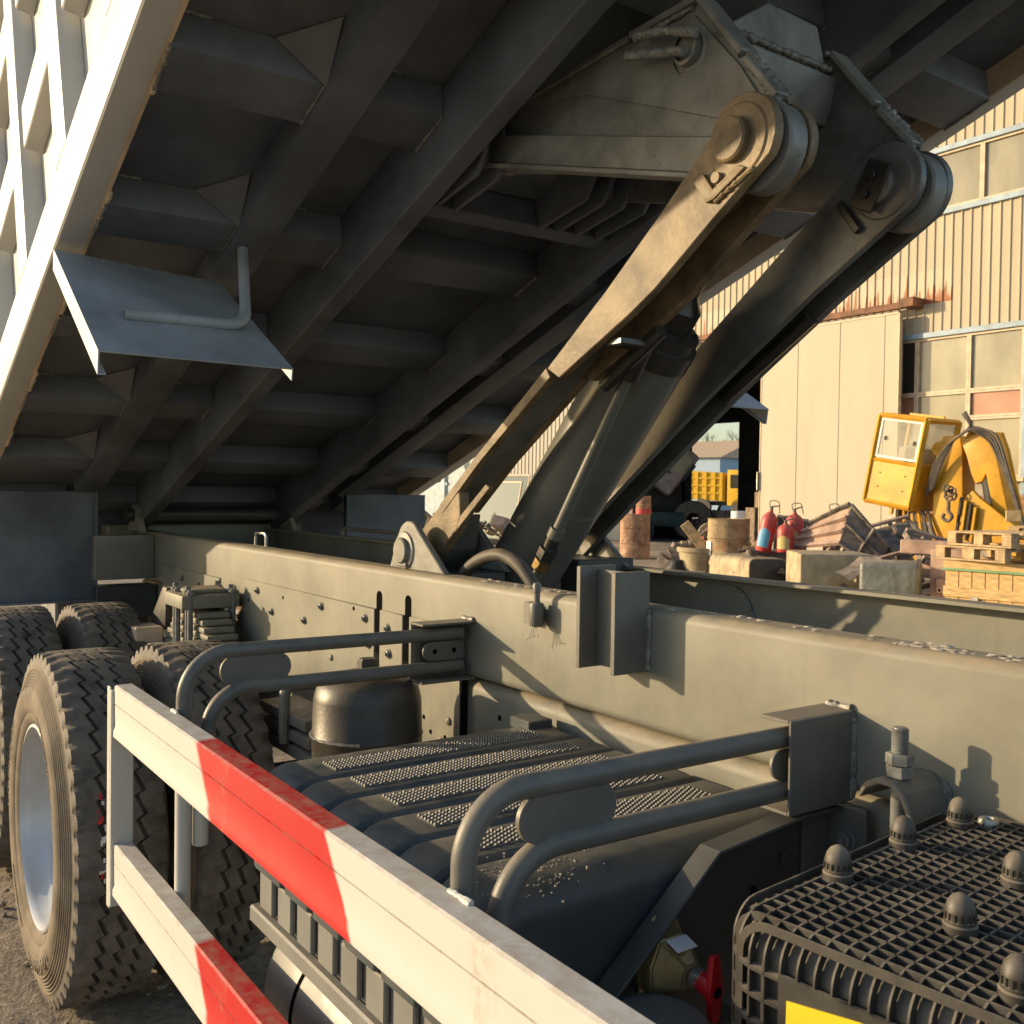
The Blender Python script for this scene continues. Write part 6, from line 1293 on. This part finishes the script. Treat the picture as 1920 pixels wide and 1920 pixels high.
# ------------------------------------------------------------------ yellow knuckle crane by the workshop
def crane():
    t = thing('loader_crane', 'dismantled yellow loader crane with a tilted cab', 'crane', at(-8.69, 14.58), R(6)); t.scale = (1.13, 1, 1)
    rc = Matrix.Rotation(R(-8), 3, 'Z') @ Matrix.Rotation(R(10), 3, 'Y')
    c = Vector((-0.78, 0.25, 1.83)); w, d, h = 0.76, 0.82, 1.42
    def L(x, y, z): return c + rc @ Vector((x, y, z))
    def bar(bm, a, b, s=0.05): a, b = L(*a), L(*b); tube(bm, [a, b], s / 1.4, 4)
    bm = bmn(); hw, hd, hh = w / 2, d / 2, h / 2
    for sx in (-1, 1):
        for sy in (-1, 1): bar(bm, (sx * hw, sy * hd, -hh), (sx * hw, sy * hd, hh), 0.07)
    for sz in (-1, 1):
        for s in (-1, 1): bar(bm, (-hw, s * hd, sz * hh), (hw, s * hd, sz * hh), 0.065); bar(bm, (s * hw, -hd, sz * hh), (s * hw, hd, sz * hh), 0.065)
    bar(bm, (-hw, -hd, -0.02), (hw, -hd, -0.02), 0.05); bar(bm, (hw, -hd, -0.02), (hw, hd, -0.02), 0.05)
    cab = obj('cab_frame', bm, 'crane_yellow', t)
    def pan(name, x, y, z, sx, sy, sz, m): bm = bmn(); box(bm, L(x, y, z), (sx, sy, sz), rc, 0.004); o = obj(name, bm, m, None); o.parent = cab; return o
    pan('front_panel', 0, -hd, -hh / 2 - 0.02, w - 0.05, 0.03, hh - 0.05, 'crane_yellow'); pan('side_panel', hw, 0, -hh / 2 - 0.02, 0.03, d - 0.05, hh - 0.05, 'crane_yellow'); pan('side_panel', -hw, 0, -hh / 2 - 0.02, 0.03, d - 0.05, hh - 0.05, 'crane_yellow')
    pan('floor', 0, 0, -hh, w - 0.04, d - 0.04, 0.03, 'crane_yellow'); pan('roof', 0, 0, hh, w - 0.04, d - 0.04, 0.03, 'trim_blue'); pan('roof_rack', 0.05, 0.1, hh + 0.06, w - 0.2, 0.04, 0.04, 'crane_yellow')
    pan('window_pane', 0, -hd + 0.005, hh / 2, w - 0.07, 0.012, hh - 0.08, 'cab_glass'); pan('window_pane', hw - 0.005, 0, hh / 2, 0.012, d - 0.07, hh - 0.08, 'cab_glass'); pan('rear_panel', 0, hd, 0, w - 0.05, 0.02, h - 0.05, 'cab_glass'); pan('seat', 0.0, 0.12, -0.02, 0.4, 0.35, 0.5, 'cloth')
    bm = bmn()
    for x0, x1, z0, z1 in ((-hw + 0.04, hw - 0.04, 0.03, 0.065), (-hw + 0.04, hw - 0.04, hh - 0.07, hh - 0.04), (-hw + 0.04, -hw + 0.07, 0.065, hh - 0.07), (hw - 0.07, hw - 0.04, 0.065, hh - 0.07)): box(bm, L((x0 + x1) / 2, -hd - 0.004, (z0 + z1) / 2), (x1 - x0, 0.02, z1 - z0), rc)
    o = obj('window_seal', bm, 'label_white', None); o.parent = cab
    for x, z in ((-0.22, 0.35), (0.26, 0.32)): o = pan('latch', x, -hd - 0.02, z, 0.03, 0.03, 0.07, 'hose_rubber')
    for x, z in ((-0.2, -0.22), (-0.2, -0.45), (0.22, -0.22), (0.22, -0.46)): o = pan('bolt', x, -hd - 0.018, z, 0.025, 0.012, 0.025, 'iron_dirty')
    pan('bracket', -0.1, -0.1, -hh - 0.1, 0.05, 0.05, 0.18, 'crane_yellow')
    # column
    bm = bmn(); prism(bm, [(-0.34, 0.02), (0.10, 0.02), (0.08, 1.3), (0.06, 2.0), (0.02, 2.22), (-0.22, 2.22), (-0.30, 1.9), (-0.33, 1.3)], 'y', 0.0, 0.45, 0.012, 2); obj('column', bm, 'crane_yellow', t)
    bm = bmn(); lathe(bm, [(0, -0.04), (0.11, -0.04), (0.12, 0), (0.12, 0.5), (0, 0.52)], (-0.25, 0.02, 2.02), (0, 1, 0), 20); lathe(bm, [(0, -0.03), (0.1, -0.03), (0.11, 0), (0.11, 0.5), (0, 0.52)], (0.20, 0.05, 1.98), (0, 1, 0), 20); obj('pivot', bm, 'crane_yellow', t)
    # knuckle boom folded over
    bm = bmn(); kn = [(0.09, 2.10), (0.185, 2.28), (0.444, 2.28), (0.533, 2.01), (0.777, 0.80), (0.607, 0.72), (0.43, 1.62), (0.38, 1.50), (0.29, 1.47), (0.235, 1.62), (0.163, 1.90)]; prism(bm, kn, 'y', -0.10, -0.03, 0.012, 2); prism(bm, kn, 'y', 0.40, 0.47, 0.012, 2); prism(bm, [(0.20, 2.24), (0.44, 2.26), (0.52, 2.01), (0.76, 0.82), (0.72, 0.80), (0.46, 1.98), (0.36, 2.12)], 'y', -0.03, 0.40); obj('knuckle', bm, 'crane_yellow', t)
    bm = bmn(); cyl(bm, (0.33, 0.18, 1.85), (0.50, 0.18, 0.75), 0.11, 20); obj('lift_ram', bm, 'engine_black', t)
    bm = bmn(); prism(bm, [(0.14, 1.18), (0.31, 1.36), (0.42, 1.24), (1.6, 0.20), (1.6, -0.1), (0.15, 0.62)], 'y', -0.24, -0.14, 0.01, 2); obj('boom', bm, 'crane_yellow', t)
    for k in range(4): bm = bmn(); box(bm, (0.16 + 0.065 * k, -0.29, 0.98 - 0.05 * k), (0.036, 0.05, 0.56), Matrix.Rotation(R(6), 3, 'Y'), 0.006); obj('extension', bm, 'crane_yellow' if k % 2 else 'engine_black', t)
    # base block
    bm = bmn(); bx(bm, -0.12, 0.28, -0.28, -0.02, 0.05, 0.62, 0.02, 2); obj('base_block', bm, 'crane_yellow', t)
    bm = bmn(); lathe(bm, [(0.05, -0.01), (0.05, 0.0), (0, 0.0)], (0.20, -0.282, 0.42), (0, -1, 0), 18); lathe(bm, [(0.06, -0.01), (0.06, 0.01), (0, 0.01)], (0.12, -0.282, 0.15), (0, -1, 0), 18); obj('pin_hole', bm, 'hole_black', t)
    # hook and chain
    bm = bmn(); tube(bm, fillet([(0.04, -0.36, 1.22), (0.04, -0.36, 1.04), (0.10, -0.36, 0.96), (0.04, -0.36, 0.87), (-0.04, -0.36, 0.93), (-0.02, -0.36, 1.0)], 0.04, 6), 0.026, 10); obj('hook', bm, 'iron_dirty', t)
    for k in range(7):
        bm = bmn(); p = Vector((0.05 + 0.05 * math.sin(k * 1.9), -0.36 + 0.03 * (k % 2), 1.24 + 0.025 * k)); a = [(p + Vector((0.035 * math.cos(q), 0.03 * math.sin(q * (k % 2 + 1)), 0.055 * math.sin(q)))) for q in [2 * math.pi * i / 10 for i in range(11)]]; tube(bm, a, 0.015, 6, False); obj('chain_link', bm, 'iron_dirty', t)
    # hoses
    rnd = random.Random(6)
    for k in range(8):
        bm = bmn(); o_ = rnd.uniform(-0.06, 0.06); pts = [(-0.34 + o_, -0.08, 1.35 + o_), (-0.22 + o_, -0.14, 1.75), (-0.02 + o_, -0.18, 2.12 + o_), (0.25, -0.16 + o_, 2.34 + o_ * 0.5), (0.55 + o_, -0.14, 2.18 + o_), (0.75 + o_ * 0.4, -0.14, 1.55), (0.93 + o_ * 0.3, -0.12, 0.85)]
        if k > 4: pts = pts[:4] + [(0.1 + o_, -0.1, 2.55 + o_)]
        P_ = []
        for a, b in zip(pts, pts[1:]): P_ += [Vector(a).lerp(Vector(b), i / 4) for i in range(4)]
        P_.append(Vector(pts[-1])); S_ = [P_[0]] + [(P_[i - 1] + P_[i] * 2 + P_[i + 1]) / 4 for i in range(1, len(P_) - 1)] + [P_[-1]]
        tube(bm, S_, 0.018, 7); obj('hose', bm, 'hose_rubber', t)
    for k in range(6):
        bm = bmn(); o_ = k * 0.07; tube(bm, [(-0.75 + o_, -0.02, 1.05), (-0.72 + o_ * 1.2, -0.06, 0.7), (-0.6 + o_ * 1.3, -0.05, 0.35), (-0.45 + o_, -0.03, 0.1)], 0.022, 7); obj('hose', bm, 'hose_rubber' if k % 3 else 'crane_yellow', t)
    bm = bmn(); bx(bm, -0.75, -0.3, 0.1, 0.4, 0.85, 0.98, 0.01); obj('cab_bracket', bm, 'crane_yellow', t)
crane()
bm = bmn(); lathe(bm, [(0.12, -0.1), (0.40, -0.1), (0.46, -0.05), (0.46, 0.05), (0.40, 0.1), (0.12, 0.1)], (0, 0, 0.46), (0, 1, 0), 36); o = tag(obj('loose_tyre', bm, 'rust_grey'), 'grey tyre leaning on the wall right of the crane', 'tyre'); o.location = at(-8.6, 16.4); o.rotation_euler = (R(-12), 0, R(8))

# ------------------------------------------------------------------ left of the workshop, seen past the hoist arm
def glass_rack():
    for k, (X, Y, w_, h_, m) in enumerate(((-21.8, 14.6, 1.6, 1.5, 'pale_sheet'), (-22.4, 15.4, 1.2, 1.7, 'pale_sheet'))):
        t = thing('glass_sheet', ['pale glass sheet leaning left of the doorway', 'taller pale glass sheet behind the leaning one'][k], 'glass sheet', at(X, Y), R(10)); t.rotation_euler = (R(-12), 0, R(8 + 6 * k))
        bm = bmn(); bx(bm, -w_ / 2, w_ / 2, 0, 0.02, 0, h_); obj('pane', bm, m, t); bm = bmn(); bx(bm, -w_ / 2 - 0.03, w_ / 2 + 0.03, -0.01, 0.03, h_, h_ + 0.04); bx(bm, -w_ / 2 - 0.03, -w_ / 2, -0.01, 0.03, 0, h_); bx(bm, w_ / 2, w_ / 2 + 0.03, -0.01, 0.03, 0, h_); obj('edge_frame', bm, 'trim_cream', t)
glass_rack()
rnd = random.Random(21)
for k in range(26):
    X, Y = rnd.uniform(-22.5, -17.5), rnd.uniform(11.2, 13.6); s = rnd.uniform(0.12, 0.35); mm = rnd.choice(['rust_grey', 'iron_dirty', 'rust_pink', 'tank_cream']); t = thing('scrap_piece', {'rust_grey': 'grey ', 'iron_dirty': 'dark ', 'rust_pink': 'pinkish ', 'tank_cream': 'cream '}[mm] + ['thin bent pipe', 'boxy broken casting', 'flat bar with a disc'][k % 3] + ' in the scrap heap left of the doorway', 'scrap', at(X, Y, rnd.uniform(0, 0.5)), rnd.uniform(0, 6), 'scrap heap left of the doorway'); t.rotation_euler = (rnd.uniform(-0.7, 0.7), rnd.uniform(-0.7, 0.7), rnd.uniform(0, 6))
    bm = bmn()
    if k % 3 == 0: tube(bm, [(-s * 1.6, 0, 0), (0, 0.1, s * 0.5), (s * 1.5, 0, 0.1)], s * 0.14, 6)
    elif k % 3 == 1: bx(bm, -s, s, -s * 0.6, s * 0.6, 0, s * 0.7, s * 0.08); bx(bm, -s * 1.2, -s * 0.8, -s * 0.2, s * 0.2, s * 0.7, s * 1.2)
    else: box(bm, (0, 0, s * 0.5), (s * 3.2, s * 0.35, s * 0.12), Matrix.Rotation(R(40), 3, 'Y')); lathe(bm, [(0, -0.05), (s * 0.7, -0.05), (s * 0.7, 0.05), (0, 0.05)], (0, 0, s * 0.5), (0, 1, 0.3), 12)
    jitter(bm, s * 0.04, k); obj('metal', bm, mm, t, 30)
rnd = random.Random(33)
kinds = ['bent steel pipe', 'broken casting', 'flat steel strip', 'short timber', 'crumpled sheet']
hues = {'rust_grey': 'grey', 'iron_dirty': 'dark', 'rust_pink': 'pinkish', 'wood_old': 'brown', 'tank_cream': 'dusty'}
spots_ = ['beside the olive drum', 'behind the cream tank', 'before the ribbed hopper', 'under the crane boom', 'between the tanks', 'at the foot of the chest', 'near the mixing tub']
ctr = [(-10.2, 11.5), (-8.4, 10.9), (-8.2, 10.9), (-7.0, 11.2), (-7.0, 9.9), (-9.5, 10.9), (-11.5, 11.9)]
for k in range(35):
    ci = k % 7; kd = (k // 7) % 5; mm = list(hues)[(k * 3 + k // 7) % 5]
    X, Y = ctr[ci][0] + rnd.uniform(-0.45, 0.45), ctr[ci][1] + rnd.uniform(-0.25, 0.45); s = rnd.uniform(0.10, 0.22)
    t = thing('scrap_piece', hues[mm] + ' ' + kinds[kd] + ' ' + spots_[ci], 'scrap', at(X, Y, 0.05 if ci == 5 else rnd.uniform(0.15, 0.62)), 0, 'scrap among the drums and tanks'); t.rotation_euler = (rnd.uniform(-0.6, 0.6), rnd.uniform(-0.6, 0.6), rnd.uniform(0, 6))
    bm = bmn()
    if kd == 0: tube(bm, [(-s * 2.2, 0, 0), (0, 0.08, s * 0.4), (s * 2, 0, 0.05)], s * 0.16, 8)
    elif kd == 1: lathe(bm, [(0, 0), (s, 0.0), (s * 1.1, s * 0.6), (s * 0.5, s), (s * 0.5, s * 1.5), (0, s * 1.5)], (0, 0, 0), (0, 0, 1), 12); box(bm, (s, 0, s * 0.4), (s, s * 0.6, s * 0.5), None, s * 0.1)
    elif kd == 2: box(bm, (0, 0, 0), (s * 4.5, s * 0.5, s * 0.1), None, 0.004); box(bm, (s * 2, 0, s * 0.3), (s * 0.1, s * 0.5, s * 0.6), None, 0.003)
    elif kd == 3: box(bm, (0, 0, 0), (s * 4.0, s * 0.6, s * 0.45), None, 0.006)
    else:
        vs = [[bm.verts.new((s * (i - 2), s * (j - 1.5), s * 0.3 * math.sin(i * 1.7 + j) + rnd.uniform(-0.03, 0.03))) for j in range(4)] for i in range(5)]
        for i in range(4):
            for j in range(3): bm.faces.new((vs[i][j], vs[i + 1][j], vs[i + 1][j + 1], vs[i][j + 1]))
        bmesh.ops.solidify(bm, geom=bm.faces[:], thickness=0.006)
    jitter(bm, s * 0.03, k); obj('piece', bm, mm, t, 30)
def open_shed():
    t = thing('open_shed', 'open shed frame full of parts beyond the workshop', 'shed', at(-33.0, 17.5), R(0))
    for x in (-4, -2, 0, 2, 4):
        bm = bmn(); bx(bm, x - 0.08, x + 0.08, -0.08, 0.08, 0, 4.2); obj('post', bm, 'trim_blue', t)
    for z in (1.4, 2.8, 4.2): bm = bmn(); bx(bm, -4.2, 4.2, -0.06, 0.06, z, z + 0.1); obj('beam', bm, 'trim_blue', t)
    bm = bmn(); bx(bm, -4.4, 4.4, -0.5, 4, 4.35, 4.45); obj('roof', bm, 'trim_blue', t); bm = bmn(); bx(bm, -4.3, 4.3, 3.5, 3.6, 0, 4.3); obj('back_wall', bm, 'trim_blue', t)
    rn = random.Random(8)
    for k in range(22):
        bm = bmn(); x, z, s = rn.uniform(-3.8, 3.8), rn.choice([0.0, 1.5, 2.9]), rn.uniform(0.2, 0.5); box(bm, (x, rn.uniform(0.3, 1.5), z + s / 2), (s * 1.2, s, s), Matrix.Rotation(rn.uniform(-0.4, 0.4), 3, 'Y'), 0.03); obj('stored_part', bm, rn.choice(['rust_grey', 'drum_rust', 'tank_cream', 'iron_dirty', 'paint_red']), t)
open_shed()

# ------------------------------------------------------------------ far behind the workshop
def far_shed(label, X, Y, L_, D_, h, yaw, m, mr):
    t = thing('far_shed', label, 'building', (X, Y, 0.3), yaw); bm = bmn(); bx(bm, -L_ / 2, L_ / 2, 0, D_, 0, h); obj('wall', bm, m, t)
    bm = bmn(); prism(bm, [(-0.4, h), (D_ + 0.4, h), (D_ / 2, h + D_ * 0.17)], 'x', -L_ / 2 - 0.3, L_ / 2 + 0.3); obj('roof', bm, mr, t)
    for k in range(int(L_ / 3)): bm = bmn(); bx(bm, -L_ / 2 + 1 + k * 3, -L_ / 2 + 1.9 + k * 3, -0.03, -0.001, h * 0.45, h * 0.7); obj('window', bm, 'pane_dark', t)
far_shed('pale blue shed seen through the back doorway', -58.5, 55.5, 11.0, 9.0, 4.1, R(12), 'far_blue', 'far_roof')
def far_truck():
    t = thing('dump_truck', 'small yellow dump truck far behind the workshop', 'dump truck', (-42.0, 44.9, 0.3), R(22))
    bm = bmn(); prism(bm, [(-2.6, 1.0), (0.55, 0.85), (0.55, 2.55), (-2.6, 2.75)], 'y', -0.9, 0.9, 0.03); b = obj('tipper', bm, 'far_yellow', t)
    for x in (-2.3, -1.75, -1.2, -0.65, -0.1, 0.35):
        bm = bmn(); bx(bm, x, x + 0.12, -0.98, -0.905, 0.95, 2.6); o = obj('rib', bm, 'far_yellow', None); o.parent = b
    for z in (1.3, 1.75, 2.2): bm = bmn(); bx(bm, -2.55, 0.5, -0.965, -0.902, z, z + 0.1); o = obj('rib', bm, 'far_yellow', None); o.parent = b
    bm = bmn(); prism(bm, [(0.75, 0.6), (2.2, 0.6), (2.25, 1.6), (2.0, 2.75), (0.75, 2.75)], 'y', -0.95, 0.95, 0.06, 2); c = obj('cab', bm, 'far_yellow', t)
    bm = bmn(); prism(bm, [(0.95, 1.65), (1.85, 1.65), (1.70, 2.45), (0.95, 2.45)], 'y', -0.965, -0.951); o = obj('side_window', bm, 'pane_dark', None); o.parent = c
    for x in (-1.9, -0.8, 1.5): bm = bmn(); lathe(bm, [(0, -0.15), (0.5, -0.15), (0.52, 0.1), (0, 0.1)], (x, -0.8, 0.5), (0, 1, 0), 20); obj('wheel', bm, 'rubber', t)
    bm = bmn(); bx(bm, -2.6, 2.2, -0.5, 0.5, 0.6, 0.85); obj('chassis', bm, 'engine_black', t)
far_truck()
def bare_tree(label, X, Y, H_, seed):
    t = thing('bare_tree', label, 'tree', (X, Y, 0.3), 0, 'bare trees beyond the yard'); rn = random.Random(seed); tr = bmn(); cr = bmn()
    def grow(p, d, l, r_, lev, bm):
        q = p + d * l; tube(bm, [p, p.lerp(q, 0.5) + Vector((rn.uniform(-1, 1), rn.uniform(-1, 1), 0)) * l * 0.05, q], r_, 5 if lev < 2 else 3, False, lambda i: r_ * (1 - 0.18 * i))
        if lev >= 5: return
        for k in range(3 if lev < 4 else 2):
            e = (d + Vector((rn.uniform(-1, 1), rn.uniform(-1, 1), rn.uniform(-0.15, 0.75))) * 0.75).normalized(); grow(q, e, l * rn.uniform(0.58, 0.78), r_ * 0.6, lev + 1, cr)
    grow(Vector((0, 0, 0)), Vector((0, 0, 1)), H_ * 0.3, H_ * 0.018, 0, tr); obj('trunk', tr, 'bark', t, 60); obj('crown', cr, 'bark', t, 60)
for k, (X, Y, h) in enumerate(((-66, 62, 9), (-64.5, 67, 8), (-62, 71, 8.5), (-69, 66, 9.5), (-60, 74, 8), (-58.5, 78, 9), (-72, 60, 9))): bare_tree(['leafless tree left above the blue shed', 'leafless tree above the blue shed roof', 'leafless tree right of the blue shed', 'taller leafless tree behind the blue shed', 'leafless tree at the right of the back doorway', 'rightmost leafless tree beyond the yard', 'leftmost leafless tree beyond the yard'][k], X, Y, h, 30 + k)
# dry weeds at the foot of the door, dry stalks near the wheel
def weeds(label, X, Y, n, h, seed):
    t = thing('dry_weed', label, 'weed', at(X, Y)); rn = random.Random(seed)
    bm = bmn()
    for k in range(n):
        a = rn.uniform(0, 6.28); l = h * rn.uniform(0.5, 1); p = Vector((rn.uniform(-0.1, 0.1), rn.uniform(-0.1, 0.1), 0)); d = Vector((math.cos(a) * 0.4, math.sin(a) * 0.4, 1)); tube(bm, [p, p + d * l * 0.5, p + d * l + Vector((math.cos(a), math.sin(a), -0.2)) * l * 0.2], 0.006, 4)
        for j in range(4): q = p + d * l * rn.uniform(0.4, 1); tube(bm, [q, q + Vector((rn.uniform(-1, 1), rn.uniform(-1, 1), rn.uniform(0, 1))) * 0.12], 0.004, 3)
    obj('stalks', bm, 'dry_grass', t)
weeds('dry weed at the foot of the sliding door', -10.9, 15.6, 10, 0.9, 1)
t = thing('dry_stalk', 'dry grass stalks lying on the dirt by the near tyre', 'grass stalk', (-2.62, 0.76, -0.03)); rn = random.Random(12)
bm = bmn()
for k in range(16):
    a = rn.uniform(-0.5, 0.5); p = Vector((rn.uniform(-0.05, 0.05), rn.uniform(-0.05, 0.05), 0.004)); d = Vector((math.sin(a) * 0.4 + 0.3, math.cos(a), 0)) * rn.uniform(0.08, 0.2); tube(bm, [p, p + d * 0.5 + Vector((0, 0, 0.015)), p + d + Vector((0, 0, rn.uniform(0, 0.02)))], 0.0012, 4)
obj('stalks', bm, 'dry_grass', t)
